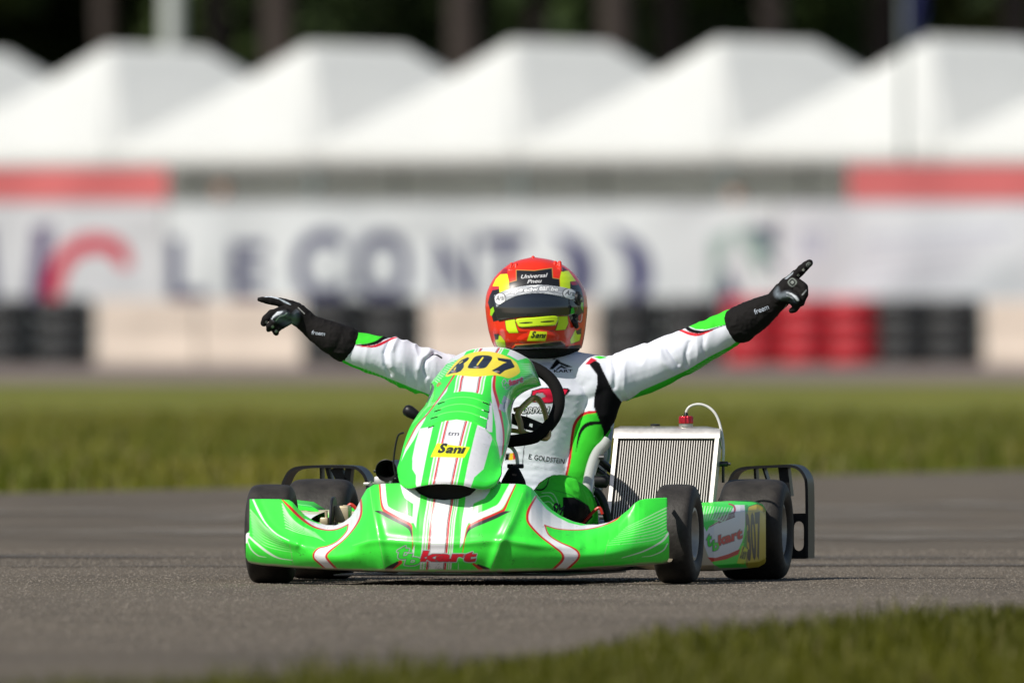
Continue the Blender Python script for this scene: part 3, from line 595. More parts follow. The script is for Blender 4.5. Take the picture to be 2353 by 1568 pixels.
def fairing():
    s = np.linspace(0, 1, NS); t = np.linspace(0, 1, NT)
    S, T = np.meshgrid(s, t)
    step = lambda a: 1 / (1 + np.exp(-(T - a) / 0.012))
    xl = 564.5 + 8.5 * step(0.47) + 5 * np.clip(0.06 - T, 0, 1) / 0.06; xr = 1537 - 5 * step(0.47) - 4 * np.clip(0.05 - T, 0, 1) / 0.05
    X = xl + (xr - xl) * S
    yt = np.interp(X, TOPX[:, 0], TOPX[:, 1]); k = np.hanning(9); k /= k.sum()
    yb = np.interp(X, BOTX[:, 0], BOTX[:, 1]); Y = yb + (yt - yb) * T
    V = np.full(X.shape, -0.4)
    # how much the surface is set back from its foremost line, by place
    xs = [560, 600, 660, 740, 790, 850, 930, 1015, 1110, 1215, 1270, 1360, 1440, 1480, 1540]; sb = [.035, .045, .075, .15, .15, .10, .07, .05, .07, .10, .15, .15, .085, .045, .035]
    back = np.interp(X, xs, sb); back = np.apply_along_axis(lambda r: np.convolve(np.pad(r, 20, 'edge'), np.hanning(41) / np.hanning(41).sum(), 'valid'), 1, back)
    for _ in range(4):
        u = K(X, Y, V)[..., 0]; a = np.abs(u) / 0.58
        vf = -0.515 + 0.30 * a ** 2.1
        low = np.clip((0.30 - T) / 0.30, 0, 1); up = np.clip((T - 0.30) / 0.70, 0, 1)
        V = vf + 0.035 * low ** 2 + back * up ** 1.7
    # creases: the vertical ridge on each tip, the scooped inner face of each wing, the flat hump
    def ridge(p, w, h):
        d = seg_dist(X.ravel(), Y.ravel(), np.hstack([pts(p)[:-1], pts(p)[1:]])).reshape(X.shape); return h * np.exp(-(d / w) ** 2)
    V -= ridge(cr(A7([(145, 520), (215, 680), (300, 830), (450, 960), (640, 1020)]), 14), 13, 0.020)
    V -= ridge(cr(A2([(910, 900), (860, 980), (760, 1080), (640, 1130)]), 14), 16, 0.016)
    V -= ridge(A6([(245, 230), (300, 600), (380, 1000), (450, 1330)]), 12, 0.010); V -= ridge(A6([(2300, 330), (2150, 700), (1980, 1050), (1890, 1340)]), 12, 0.010)
    V -= ridge(cr(pts([(700, 1255), (800, 1250), (870, 1240), (950, 1246), (1040, 1247), (1150, 1240), (1230, 1250), (1330, 1255)]), 30), 10, 0.006)
    return X, Y, V
X, Y, V = fairing(); FX, FY, FV = X, Y, V
p = Paint(X, Y, GREEN)
# right and left "elbow" bands of white with red outlines
wl = np.vstack([cr(A7([(1395, 460), (1240, 640), (1170, 760), (1040, 815), (900, 818)]), 20), cr(A7([(760, 770), (900, 860), (1050, 875), (1150, 850), (1235, 800), (1215, 880), (1120, 985), (1000, 1050), (900, 1075), (850, 1130), (850, 1190), (900, 1250), (970, 1300)]), 40), cr(A7([(1090, 1300), (1010, 1215), (985, 1160), (1040, 1095), (1180, 985), (1300, 850), (1375, 720), (1385, 600), (1365, 470)]), 30)])
wl = np.vstack([A7([(1370, 470)]), A7([(1290, 560)]), A7([(1200, 700)]), A7([(1050, 800)]), A7([(900, 800)]), A7([(740, 740)]), cr(A7([(760, 780), (880, 850), (1000, 873), (1110, 858), (1235, 805)]), 16), cr(A7([(1215, 890), (1110, 995), (1000, 1050), (900, 1075), (845, 1130), (845, 1190), (900, 1245), (965, 1305)]), 24), A7([(1095, 1305)]), cr(A7([(1010, 1215), (985, 1160), (1040, 1095), (1180, 985), (1300, 850), (1375, 720), (1388, 600), (1372, 450)]), 24)])
p.poly(wl, WHITE)
p.line(A7([(480, 520), (560, 600), (700, 735), (830, 825), (960, 865), (1060, 868), (1150, 845), (1232, 805)]), [2, 6, 6, 4, 2.6, 2.4, 2.4, 2.4], RED)
p.line(A7([(1235, 803), (1212, 890), (1110, 995), (1000, 1050), (900, 1075), (845, 1130), (845, 1190), (900, 1245), (975, 1312)]), [2.4, 2.2, 2.0, 2.2, 3, 4, 4, 4, 4], RED)
p.line(A7([(1362, 450), (1385, 600), (1372, 720), (1300, 850), (1180, 985), (1040, 1095), (985, 1160), (1010, 1215), (1100, 1312)]), [5, 5, 4.5, 3, 2.2, 4, 5, 5, 5], RED)
wr = np.vstack([A2([(250, 868), (330, 960), (400, 1010), (480, 1050), (560, 1068), (640, 1062), (740, 1035), (830, 980), (800, 1030), (700, 1075), (600, 1095), (500, 1098), (400, 1090), (320, 1068)]), cr(A2([(345, 1130), (420, 1180), (500, 1215), (540, 1250), (535, 1290), (500, 1330), (460, 1362)]), 20), A2([(370, 1362)]), cr(A2([(435, 1300), (430, 1255), (380, 1210), (290, 1140), (215, 1060), (200, 1000), (215, 940)]), 20)])
p.poly(wr, WHITE)
p.line(A2([(262, 872), (215, 950), (200, 1010), (215, 1060), (290, 1140), (380, 1210), (432, 1255), (435, 1300), (370, 1365)]), [3, 6, 6, 5, 4, 4, 5, 6, 5], RED)
p.line(A2([(318, 1066), (345, 1130), (420, 1180), (500, 1215), (543, 1250), (537, 1295), (460, 1368)]), [3, 2.6, 2.6, 3.5, 5, 5, 5], RED)
p.line(A2([(316, 1066), (400, 1090), (500, 1098), (600, 1093), (700, 1070), (800, 1025), (850, 960)]), [2.4, 2.2, 2.0, 2.0, 2.0, 3, 3.5], RED)
# centre stripes
def stripe(xy_w, col): q = pts(xy_w); p.line(np.c_[q[:, 0], q[:, 1]], q[:, 2], col)
cw = cr(A6([(1240, 200), (1232, 440), (1190, 700), (1165, 1000), (1150, 1180), (1135, 1350)]), 30)
p.poly(A6([(660, 215), (690, 330), (720, 395), (830, 475), (820, 690), (870, 800), (860, 1000), (820, 1090), (850, 1350), (1440, 1350), (1440, 1090), (1500, 1000), (1540, 800), (1590, 690), (1640, 470), (1790, 400), (1850, 320), (1890, 215)]), WHITE)
off = lambda d: np.c_[cw[:, 0] + d, cw[:, 1]]
for d, w, c in ((-45, 16.5, GREEN), (-31.5, 3.4, LGRN), (-25.2, 2.6, GREEN), (-20.6, 4.2, RED), (-17.2, 1.1, BLACK), (17.5, 1.6, BLACK), (21.0, 4.2, RED), (26.2, 2.6, GREEN), (31, 2.6, LGRN), (43, 15.5, GREEN)):
    p.line(off(d), w, c)
# chevrons
for P_, fl in (([(420, 215), (430, 330), (450, 500), (500, 560), (620, 620), (815, 690)], 0), ([(2160, 215), (2090, 340), (2000, 500), (1900, 560), (1760, 620), (1590, 690)], 1)):
    p.line(A6(P_), [13, 13, 14, 14, 14, 14], WHITE, smooth=True)
p.line(A6([(385, 225), (400, 420), (425, 530), (470, 580), (620, 660), (740, 720), (795, 765), (810, 830), (822, 960), (825, 1080)]), [4, 4, 6, 7, 7, 7, 7, 4, 2.2, 1.6], RED)
p.line(A6([(310, 568), (400, 590), (480, 632), (620, 705), (720, 755), (780, 800), (803, 860), (815, 960)]), [1, 8, 9, 8, 8, 7, 4, 1], (0.03, 0.03, 0.03))
p.line(A6([(2200, 225), (2110, 420), (2055, 540), (2010, 580), (1850, 650), (1680, 720), (1590, 770), (1555, 830), (1520, 960), (1495, 1120)]), [3, 4, 6, 7, 7, 7, 7, 4, 2.6, 1.6], RED)
p.line(A6([(2150, 572), (2050, 595), (1930, 650), (1740, 730), (1630, 780), (1565, 840), (1535, 930)]), [1, 7, 8, 8, 7, 4, 1], (0.03, 0.03, 0.03))
p.line(A6([(660, 1255), (560, 1320), (520, 1350)]), [9, 12, 12], RED); p.line(A6([(620, 1262), (530, 1325), (490, 1350)]), [6, 11, 12], BLACK)
p.line(A6([(1640, 1280), (1740, 1350)]), [5, 9], RED); p.line(A6([(1700, 1290), (1830, 1352)]), [4, 9], BLACK)
# pale fade lines on both tips and sticker seams
for k in range(9):
    f = k / 8; a = 1 - 0.5 * f
    p.line(A7([(118 + 4 * k, 640 + 38 * k), (200 + 12 * k, 730 + 40 * k), (290 + 22 * k, 835 + 33 * k), (400 + 25 * k, 905 + 27 * k)]), [3.0 * a, 2.4 * a, 1.6 * a, 0.4], FADE, op=.9)
    p.line(A7([(482 + 5 * k, 570 + 34 * k), (560 + 14 * k, 700 + 25 * k), (680 + 22 * k, 810 + 17 * k), (860 + 14 * k, 895 + 13 * k)]), [3 * a, 2.4 * a, 1.5 * a, .3], FADE, op=.85)
    p.line(A2([(1132, 950 + 22 * k), (1060, 985 + 22 * k), (980 - 8 * k, 1025 + 20 * k), (860 - 16 * k, 1080 + 15 * k)]), [3 * a, 2.4 * a, 1.5 * a, .3], FADE, op=.85)
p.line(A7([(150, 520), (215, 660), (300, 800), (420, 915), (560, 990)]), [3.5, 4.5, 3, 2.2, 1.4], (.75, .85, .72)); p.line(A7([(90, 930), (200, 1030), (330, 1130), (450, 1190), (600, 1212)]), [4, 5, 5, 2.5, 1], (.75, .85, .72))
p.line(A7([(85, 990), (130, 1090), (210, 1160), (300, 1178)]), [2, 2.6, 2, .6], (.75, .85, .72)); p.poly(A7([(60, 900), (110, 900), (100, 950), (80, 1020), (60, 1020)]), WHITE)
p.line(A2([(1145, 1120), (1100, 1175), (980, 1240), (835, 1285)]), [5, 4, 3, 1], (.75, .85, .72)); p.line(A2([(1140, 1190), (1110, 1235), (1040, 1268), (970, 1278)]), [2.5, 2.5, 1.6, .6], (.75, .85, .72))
SEAM = (0.22, 0.52, 0.16)
for q in ([(245, 230), (300, 600), (380, 1000), (450, 1330)], [(2300, 330), (2150, 700), (1980, 1050), (1890, 1340)]): p.line(A6(q), 1.5, SEAM, op=.7)
p.line(A6([(20, 1030), (250, 960), (380, 955), (640, 985), (850, 1005), (1500, 1010), (1980, 962), (2340, 1000)]), 1.1, SEAM, op=.6); p.line(A7([(565, 1030), (600, 1210), (608, 1270)]), 1.6, SEAM, op=.8); p.line(A2([(745, 1165), (720, 1260), (712, 1330)]), 1.2, SEAM, op=.7)
# logo
SIL = (0.50, 0.53, 0.55)
def tb_logo(p, p0, p1, h, o=3.6, thin=1.0, col=RED):
    p0, p1 = pts(p0), pts(p1); d = p1 - p0; L = np.hypot(*d); n = np.array([d[1], -d[0]]) / L
    q = lambda a, b: p0 + d * a + n * h * b
    t = text_px('t', q(.0, .20), q(.14, .20), h * 1.16, .03, lean=.28); b = text_px('b', q(.115, -.34), q(.29, -.34), h * 1.02, .03, lean=.30); k = text_px('kart', q(.30, 0), q(.97, 0), h * .95, .045, lean=.32)
    for e in (t, b, k): p.E(e, SIL, grow=o)
    for e in (t, b, k): p.E(e, (.03, .03, .03), grow=o * .33)
    p.E(k, (0.64, 0.010, 0.03)); p.E(t, GREEN); p.E(b, GREEN)
tb_logo(p, A6([(590, 1245)])[0], A6([(1690, 1250)])[0], 26, 2.7)
# scuffs, stone chips, dirt along the lower lip
rg = np.random.default_rng(5)
for _ in range(150):
    x, y = rg.uniform(590, 1520), rg.uniform(1160, 1305); p.line(pts([(x, y), (x + rg.normal(0, 2.2), y + rg.normal(0, 1.5))]), rg.uniform(.5, 1.5), (.05, .16, .03), op=.6)
for x, y, n in ((1105, 1228, 12), (1112, 1245, 8), (980, 1300, 14), (1010, 1303, 10), (1265, 1262, 8), (690, 1270, 7), (1180, 1285, 8)):
    for _ in range(n): a = rg.normal(0, 5, 2); p.line(pts([(x + a[0], y + a[1] * .5), (x + a[0] + rg.normal(0, 4), y + a[1] * .5 + rg.normal(0, 2.5))]), rg.uniform(.5, 1.2), (.04, .07, .03), op=.55)
col = p.c.reshape(NT, NS, 3)
lip = np.clip((0.035 - np.linspace(0, 1, NT)) / 0.03, 0, 1)[:, None, None]
nz = np.clip(.5 + .9 * vnoise(np.stack([X / 14, Y / 4, X * 0], -1)), 0, 1)[..., None] * .6 + .4
col = col * (1 - lip * nz) + np.array(CREAM) * .8 * lip * nz
P = K(X, Y, V)
# rolled edges: underside going back, top lip turned in
und = [P[0] + np.array([0, a, b]) for a, b in ((.11, .012), (.075, .000), (.04, -.004), (.015, -.003))]
top = [P[-1] + np.array([0, a, b]) for a, b in ((.004, .0015), (.010, -.002), (.012, -.022))]
side = lambda c, sgn: np.stack([c + np.array([sgn * a, b, 0]) for a, b in ((.0, .0),)])
PP = np.concatenate([np.stack(und), P, np.stack(top)], 0)
CC = np.concatenate([np.tile(np.array(CREAM) * .45, (4, NS, 1)), col, np.tile(col[-1:], (3, 1, 1))], 0)
lft = np.stack([PP[:, 0] + np.array([.004, .012, 0]), PP[:, 0] + np.array([.012, .06, 0])], 1)[:, ::-1]; rgt = np.stack([PP[:, -1] + np.array([-.004, .012, 0]), PP[:, -1] + np.array([-.012, .06, 0])], 1)
PP = np.concatenate([lft, PP, rgt], 1); CC = np.concatenate([CC[:, :1], CC[:, :1], CC, CC[:, -1:], CC[:, -1:]], 1)
grid('front_fairing', PP, 'livery', kart, CC)

# ---------------------------------------------------------------- nose panel
NS2, NT2 = 300, 330
left = cr(A3([(180, 1400), (165, 1290), (190, 1200), (230, 1040), (290, 880), (370, 750), (440, 660), (480, 560), (490, 480), (500, 440), (640, 270)]), NT2)
right = cr(A3([(1150, 1400), (1175, 1330), (1180, 1250), (1215, 1130), (1250, 1000), (1272, 880), (1270, 740), (1290, 640), (1330, 580), (1420, 520), (1550, 475), (1558, 458), (1520, 350)]), NT2)
bot = cr(A3([(180, 1400), (195, 1435), (230, 1462), (290, 1476), (400, 1450), (560, 1432), (760, 1440), (900, 1470), (1000, 1487), (1080, 1470), (1125, 1440), (1150, 1400)]), NS2)
topc = cr(A3([(640, 270), (690, 215), (780, 165), (880, 126), (1000, 108), (1160, 104), (1280, 130), (1400, 188), (1470, 240), (1520, 350)]), NS2)
# right boundary resampled so that rows run level
S, T = np.meshgrid(np.linspace(0, 1, NS2), np.linspace(0, 1, NT2))
L_, R_ = left[:, None], right[:, None]; B_, T_ = bot[None], topc[None]; s_, t_ = S[..., None], T[..., None]
Q = (1 - s_) * L_ + s_ * R_ + (1 - t_) * B_ + t_ * T_ - ((1 - s_) * (1 - t_) * bot[0] + s_ * (1 - t_) * bot[-1] + (1 - s_) * t_ * topc[0] + s_ * t_ * topc[-1])
X, Y = Q[..., 0], Q[..., 1]
yc = Y[:, NS2 // 2][:, None]
vc = np.interp(T, [0, .05, .3, .6, .8, .92, 1], [-.50, -.495, -.36, -.12, .06, .17, .27])
e = np.abs(2 * S - 1); V = vc + np.interp(T, [0, .3, .7, 1], [.10, .16, .17, .10]) * e ** 2.3
V -= 0.02 * np.exp(-((T - .02) / .05) ** 2)                    # flared front lip
# louvres
lou = A3([(600, 588), (690, 548), (800, 532), (900, 540), (1000, 565), (1072, 600), (1062, 700), (1045, 800), (1025, 902), (930, 850), (850, 822), (745, 808), (640, 820), (560, 845), (465, 890), (520, 770)])
arcs = [A3(q) for q in ([(600, 588), (690, 548), (800, 532), (900, 540), (1000, 565), (1072, 600)], [(555, 660), (660, 606), (790, 588), (900, 598), (990, 628), (1068, 668)], [(520, 735), (640, 678), (770, 656), (890, 670), (980, 705), (1062, 742)], [(485, 805), (610, 748), (750, 728), (870, 742), (960, 775), (1045, 808)], [(462, 892), (560, 845), (700, 812), (800, 815), (920, 848), (1027, 902)])]
ain = lambda x, y: inside(x, y, edges_of(lou))
ya = np.stack([np.interp(X.ravel(), a[:, 0], a[:, 1]) for a in arcs]); yy = Y.ravel(); inl = ain(X.ravel(), yy)
ph = np.zeros(len(yy)); band = np.full(len(yy), -1)
for k in range(4):
    w = inl & (yy >= ya[k]) & (yy < ya[k + 1]); ph[w] = ((yy - ya[k]) / (ya[k + 1] - ya[k]))[w]; band[w] = k
edge_d = np.clip(seg_dist(X.ravel(), yy, np.hstack([lou[5:9][:-1], lou[5:9][1:]])) / 14, 0, 1) * np.clip(seg_dist(X.ravel(), yy, np.hstack([lou[14:16], np.roll(lou[14:16], -1, 0)])) / 14, 0, 1)
ends = np.clip(np.abs(2 * S - 1) * 1.25, 0, 1).ravel() ** 2; lift = np.where(ph < .82, (ph / .82) ** 1.3, np.clip((1 - ph) / .18, 0, 1)); V -= ((.0035 + .008 * ends) * lift * (band >= 0)).reshape(V.shape)
p = Paint(X, Y, GREEN)
p.poly(A3([(640, 270), (790, 100), (1160, 80), (1420, 170), (1435, 205), (1340, 230), (1250, 180), (800, 200), (770, 215)]), WHITE)
# outer white flames and red borders
p.poly(np.vstack([A3([(720, 372), (600, 560), (470, 740), (360, 860), (290, 1000), (240, 1100), (205, 1210), (250, 1120), (330, 1000), (380, 905), (440, 800), (440, 760), (560, 640), (690, 480), (740, 375)])]), WHITE)
p.poly(A3([(385, 895), (470, 880), (540, 830), (560, 830), (540, 900), (500, 1060), (455, 1250), (425, 1440), (345, 1440), (348, 1350), (312, 1290), (312, 1180), (340, 1040)]), WHITE)
p.poly(A3([(940, 850), (1020, 900), (1080, 960), (1090, 1000), (1060, 1090), (1030, 1200), (1005, 1290), (915, 1370), (880, 1470), (810, 1460), (850, 1250), (900, 1040)]), WHITE)
p.poly(A3([(1085, 385), (1110, 385), (1100, 500), (1150, 680), (1195, 860), (1200, 1000), (1190, 1130), (1170, 1190), (1150, 1080), (1130, 1000), (1125, 880), (1110, 780), (1090, 660), (1080, 560)]), WHITE)
p.poly(A3([(1065, 620), (1090, 660), (1095, 800), (1090, 930), (1060, 930), (1025, 900), (1045, 800)]), WHITE)
cw = cr(A3([(1078, 100), (985, 250), (890, 385), (858, 535), (800, 680), (748, 815), (700, 1000), (655, 1200), (605, 1445)]), 40); wd = np.interp(np.linspace(0, 1, 40), [0, .2, .35, .5, .7, 1], [19.5, 20, 20, 21, 20.5, 20])
def off2(d): return np.c_[cw[:, 0] + d * wd / 20, cw[:, 1]]
p.line(off2(0), wd * 2.55, WHITE)
for d, w, c in ((-52, 17, WHITE), (-42, 15, GREEN), (-31.5, 3, WHITE), (-28.5, 3.2, LGRN), (-24, 2.2, WHITE), (-20.8, 3.6, RED), (-17.8, 1.0, BLACK), (18.2, 1.2, BLACK), (21.4, 3.6, RED), (25, 2.2, WHITE), (28, 3, LGRN), (32, 3, WHITE), (41, 14, GREEN)):
    i0 = 0 if d not in (-52,) else 30
    p.line(off2(d)[i0:], w, c)
p.poly(lou, GREEN); 
for q in arcs[1:4]: p.line(q, 1.1, (.30, .70, .26), op=.7)
p.line(A3([(722, 374), (600, 560), (470, 740), (360, 862), (290, 985), (240, 1085)]), [4, 3, 2.6, 2.8, 2.6, 1.5], RED); p.line(A3([(1115, 382), (1108, 500), (1150, 660), (1192, 860), (1202, 1000), (1186, 1150)]), [6, 7, 6.5, 4.5, 4, 2], RED)
# yellow number field
yel = sm(A3([(636, 384), (700, 292), (760, 226), (830, 182), (930, 152), (1040, 146), (1150, 165), (1250, 205), (1320, 250), (1352, 310), (1352, 355), (1262, 402), (1180, 384), (1090, 374), (930, 388), (800, 378), (720, 370)]), 90)
p.poly(yel, YEL, grow=.6); NB = (0.010, 0.012, 0.018)
three = A3([(648, 372), (735, 278), (790, 228), (850, 200), (868, 208), (850, 235), (812, 262), (815, 275), (812, 300), (785, 335), (748, 352), (700, 356)])
p.poly(three, NB); p.poly(A3([(712, 318), (738, 290), (735, 315), (722, 330)]), YEL); p.line(A3([(770, 262), (800, 240)]), 1.6, YEL)
p.poly(sm(A3([(852, 295), (880, 245), (915, 200), (960, 184), (1040, 182), (1085, 195), (1088, 220), (1060, 262), (1030, 298), (990, 310), (900, 310), (862, 308)]), 60), NB); p.line(A3([(945, 275), (998, 205)]), 3.4, YEL, smooth=False)
p.poly(A3([(1140, 205), (1270, 222), (1310, 290), (1302, 302), (1215, 330), (1165, 368), (1085, 330), (1140, 300), (1200, 262), (1230, 252), (1150, 232)]), NB)
for x, y in ((935, 298), (1135, 340), (712, 338)): p.poly(sm(A3([(x - 30, y), (x, y - 9), (x + 30, y + 2), (x, y + 9)]), 16), (.30, .34, .28)); p.poly(sm(A3([(x, y + 2), (x + 14, y - 5), (x + 26, y + 4), (x + 8, y + 8)]), 12), (.45, .12, .10))
# fade lines on the shoulders
for k in range(12):
    p.line(A3([(1350 + 8 * k * .3, 262 + 18 * k), (1460 + 6 * k, 268 + 17.5 * k)]), [.6, 2.4], (.55, .85, .5), op=.8, smooth=False); p.line(A3([(700 - 15 * k, 222 + 19 * k), (745 - 17 * k, 228 + 20 * k)]), 2.2, (.62, .86, .58), op=.85, smooth=False)
p.line(A3([(1275, 760), (1290, 660), (1335, 600), (1425, 540), (1545, 490)]), [5, 6, 6, 5, 3], (.02, .025, .03)); p.line(A3([(495, 455), (510, 500), (480, 580), (455, 640)]), [3, 7, 6, 2], (.03, .04, .05))
p.line(A3([(1568, 440), (1525, 350), (1475, 242), (1402, 190), (1282, 131), (1160, 104), (1000, 108), (880, 126), (780, 166)]), 2.4, (.8, .82, .8))
p.line(A3([(1270, 750), (1278, 880), (1254, 1000), (1218, 1130), (1182, 1255)]), 2.2, (.78, .8, .78))
# stickers
tb_logo(p, A3([(1195, 500)])[0], A3([(1395, 440)])[0], 13, 2.0)
p.E(text_px('tk', A3([(555, 495)])[0], A3([(600, 455)])[0], 7, .04, lean=.3), RED)
p.E(text_px('tm', A3([(650, 962)])[0], A3([(762, 966)])[0], 9, .02, lean=.35), (.07, .07, .08)); p.E(text_px('KART', A3([(662, 975)])[0], A3([(748, 976)])[0], 1.6), (.4, .4, .42), op=.6)
def sani(p, q4, txtcol=(.025, .03, .02), base=(0.85, 0.83, 0.01), under=True):
    q4 = pts(q4); p.poly(q4, base, grow=.8); d0, d1 = q4[1] - q4[0], q4[3] - q4[0]
    a = q4[0] + d0 * .12 + d1 * .26; b = q4[0] + d0 * .93 + d1 * .26; h = np.hypot(*d1); n = np.array([(b - a)[1], -(b - a)[0]]) / np.hypot(*(b - a)); ln = (d1 @ (b - a)) / np.hypot(*(b - a)) / max(1e-6, d1 @ n)
    p.E(text_px('S', a, a + (b - a) * .27, h * .72, .06, lean=ln), txtcol); p.E(text_px('anı', a + (b - a) * .29, b, h * .46, .06, lean=ln), txtcol)
    if under: p.E(text_px('COMPETITION', a + (b - a) * .35 - n * h * .18, b - n * h * .18, h * .10), (.25, .26, .05), op=.8)
sani(p, A3([(495, 1168), (815, 1176), (868, 1080), (555, 1040)]))
p.poly(A3([(1205, 572), (1275, 622), (1240, 690), (1180, 640)]), (.42, .46, .48)); p.poly(A3([(1165, 652), (1245, 668), (1215, 742), (1152, 705)]), (.46, .50, .52)); p.line(A3([(1215, 640), (1205, 695)]), 3, (.05, .06, .06))
p.line(A3([(1025, 905), (1090, 980), (1130, 1060), (1160, 1160), (1172, 1240)]), .9, (.45, .60, .30), op=.8)
rg = np.random.default_rng(8)
for _ in range(70):
    x, y = rg.uniform(930, 1160), rg.uniform(900, 1105); p.line(pts([(x, y), (x + rg.normal(0, 2), y + rg.normal(0, 2))]), rg.uniform(.4, 1.0), (.12, .25, .08), op=.5)
P = K(X, Y, V); col = p.c.reshape(NT2, NS2, 3)
# slots at the ends of the louvres are real openings
hole = np.zeros(X.shape, bool)
for k in range(1, 5):
    a = arcs[k]
    for sgn, e0 in ((1, a[0]), (-1, a[-1])):
        c0 = e0 + np.array([sgn * 1.5, -1.0]); c1 = c0 + np.array([sgn * (15 if k < 4 else 13), -5.2 if sgn > 0 else -6.0]); n_ = np.array([0, 1.0])
        d = seg_dist(X.ravel(), Y.ravel(), [[*c0, *c1]]).reshape(X.shape); hole |= d < 1.7
F = quads(NT2, NS2); F = F[~hole.ravel()[F].all(1)]
Vv = P.reshape(-1, 3); Cc = col.reshape(-1, 3)
# turned edge all round
rim = np.concatenate([np.arange(NS2), np.arange(1, NT2) * NS2 + NS2 - 1, (NT2 - 1) * NS2 + np.arange(NS2 - 2, -1, -1), np.arange(NT2 - 2, 0, -1) * NS2]); k = len(rim); n0 = len(Vv)
Vv = np.vstack([Vv, Vv[rim] + np.array([0, .012, -.002])]); Cc = np.vstack([Cc, np.tile((.62, .64, .62), (k, 1))]); j = np.arange(k); F = np.vstack([F, np.stack([rim, rim[(j + 1) % k], n0 + (j + 1) % k, n0 + j], -1)])
npan = mesh_np('nose_panel', Vv, F, 'livery', kart, Cc)
# black plug standing in for the shade in the hollow behind the panel mouth
MB().tube(K([1018, 1030, 1050], [1128, 1118, 1090], [-.40, -.22, .05]), [.118, .10, .05], 20, sec=(1, .42)).build('mouth_shade_plug', 'black_plastic', kart)

# ---------------------------------------------------------------- wheels
def wheel(px, py, v, r, w, yaw, rr, name, flip):
    c = K(px, py, v); root = empty(name, c, yaw); root.parent = kart
    t = []                                                        # tyre profile: bead -> bulging wall -> rounded shoulder -> tread
    h = w / 2
    half = [(rr, .80 * h), (rr + .012, .93 * h), (rr + .45 * (r - rr), 1.0 * h), (r - .022, .97 * h), (r - .010, .90 * h), (r - .003, .78 * h), (r, .55 * h), (r + .0012, 0)]
    prof = half + [(a, -b) for a, b in half[-2::-1]] ; prof = cr(pts(prof), 60)
    mb = MB().lathe(prof, (0, 0, 0), (1, 0, 0), 96)
    o = mb.build('tyre', ['rubber'], root, auto=False)
    for s in (-1, 1):                                            # rim: lip, well, spokes' disc, hub
        pr = [(rr + .004, .80 * h), (rr + .004, .84 * h), (rr - .004, .86 * h), (rr - .008, .80 * h), (rr - .012, .40 * h), (rr - .02, .25 * h), (.032, .22 * h), (.030, .5 * h), (.020, .52 * h), (.0, .52 * h)]
        m2 = MB().lathe([(a, b * s) for a, b in pr], (0, 0, 0), (1, 0, 0), 48)
        m2.build('rim', 'rim_grey', root)
    m3 = MB()
    for k in range(3): a = k * 2.094 + .4; m3.lathe([(0, .30 * h), (.006, .30 * h), (.006, .24 * h)], (0, .045 * math.cos(a), .045 * math.sin(a)), (flip, 0, 0), 8)
    m3.build('wheel_nuts', 'steel', root)
    return root
wheel(624.5, 1225.5, 0.0, .1305, .122, R(3.0), .0665, 'front_wheel', -1)
wheel(1557, 1225.5, 0.0, .1305, .106, R(-.5), .0665, 'front_wheel', 1)
wheel(739, 1214.5, 1.05, .1345, .176, 0, .0665, 'rear_wheel', -1)
wheel(1735, 1215.5, 1.05, .1345, .176, 0, .0665, 'rear_wheel', 1)
MB().tube([K(700, 1214, 1.05), K(1760, 1215, 1.05)], .025, 16).build('rear_axle', 'steel', kart)
# steering stubs, disc brakes
for px, s in ((690, 1), (1500, -1)):
    a = K(px, 1226, 0.0); MB().tube([a, a + [.09 * s, .02, .01]], .014, 10).build('stub_axle', 'dark_metal', kart)
d0 = K(766, 1200, .03); MB().lathe([(.02, -.004), (.068, -.004), (.070, 0), (.068, .004), (.02, .004)], d0, (1, .05, 0), 40, loop=True).build('brake_disc', 'dark_metal', kart)
MB().box(K(787, 1180, .05), (.042, .05, .045), bev=.006).box(K(795, 1168, .05), (.018, .03, .02), bev=.004).build('brake_caliper', 'brass_pale', kart)
MB().box(K(746, 1197, .02), (.022, .03, .022), bev=.004).box(K(740, 1206, .02), (.03, .03, .016), bev=.004).tube([K(750, 1188, .02), K(749, 1172, .02)], .004, 8).build('kingpin', 'brass_pale', kart)
# chassis tubes, floor tray, bumpers
mb = MB()
for s in (-1, 1):
    mb.tube(cr(pts([(.14 * s, -.40, .045), (.20 * s, -.2, .045), (.33 * s, .05, .045), (.33 * s, .55, .045), (.30 * s, .9, .05), (.30 * s, 1.18, .06)]), 30), .015, 10)
    mb.tube(cr(pts([(.33 * s, .18, .05), (.48 * s, .26, .06), (.51 * s, .4, .06), (.50 * s, .70, .06), (.33 * s, .76, .05)]), 24), .010, 8)
mb.tube([(-.36, 0, .06), (.36, 0, .06)], .015, 10).tube([(-.33, .5, .045), (.33, .5, .045)], .015, 10).tube([(-.30, 1.0, .05), (.30, 1.0, .05)], .015, 10).tube(cr(pts([(-.24, -.30, .05), (-.16, -.44, .06), (.16, -.44, .06), (.24, -.30, .05)]), 20), .010, 8)
mb.build('chassis_frame', 'dark_metal', kart)
MB().box((0, .12, .026), (.62, .98, .004)).build('floor_tray', 'dark_metal', kart, smooth=False)

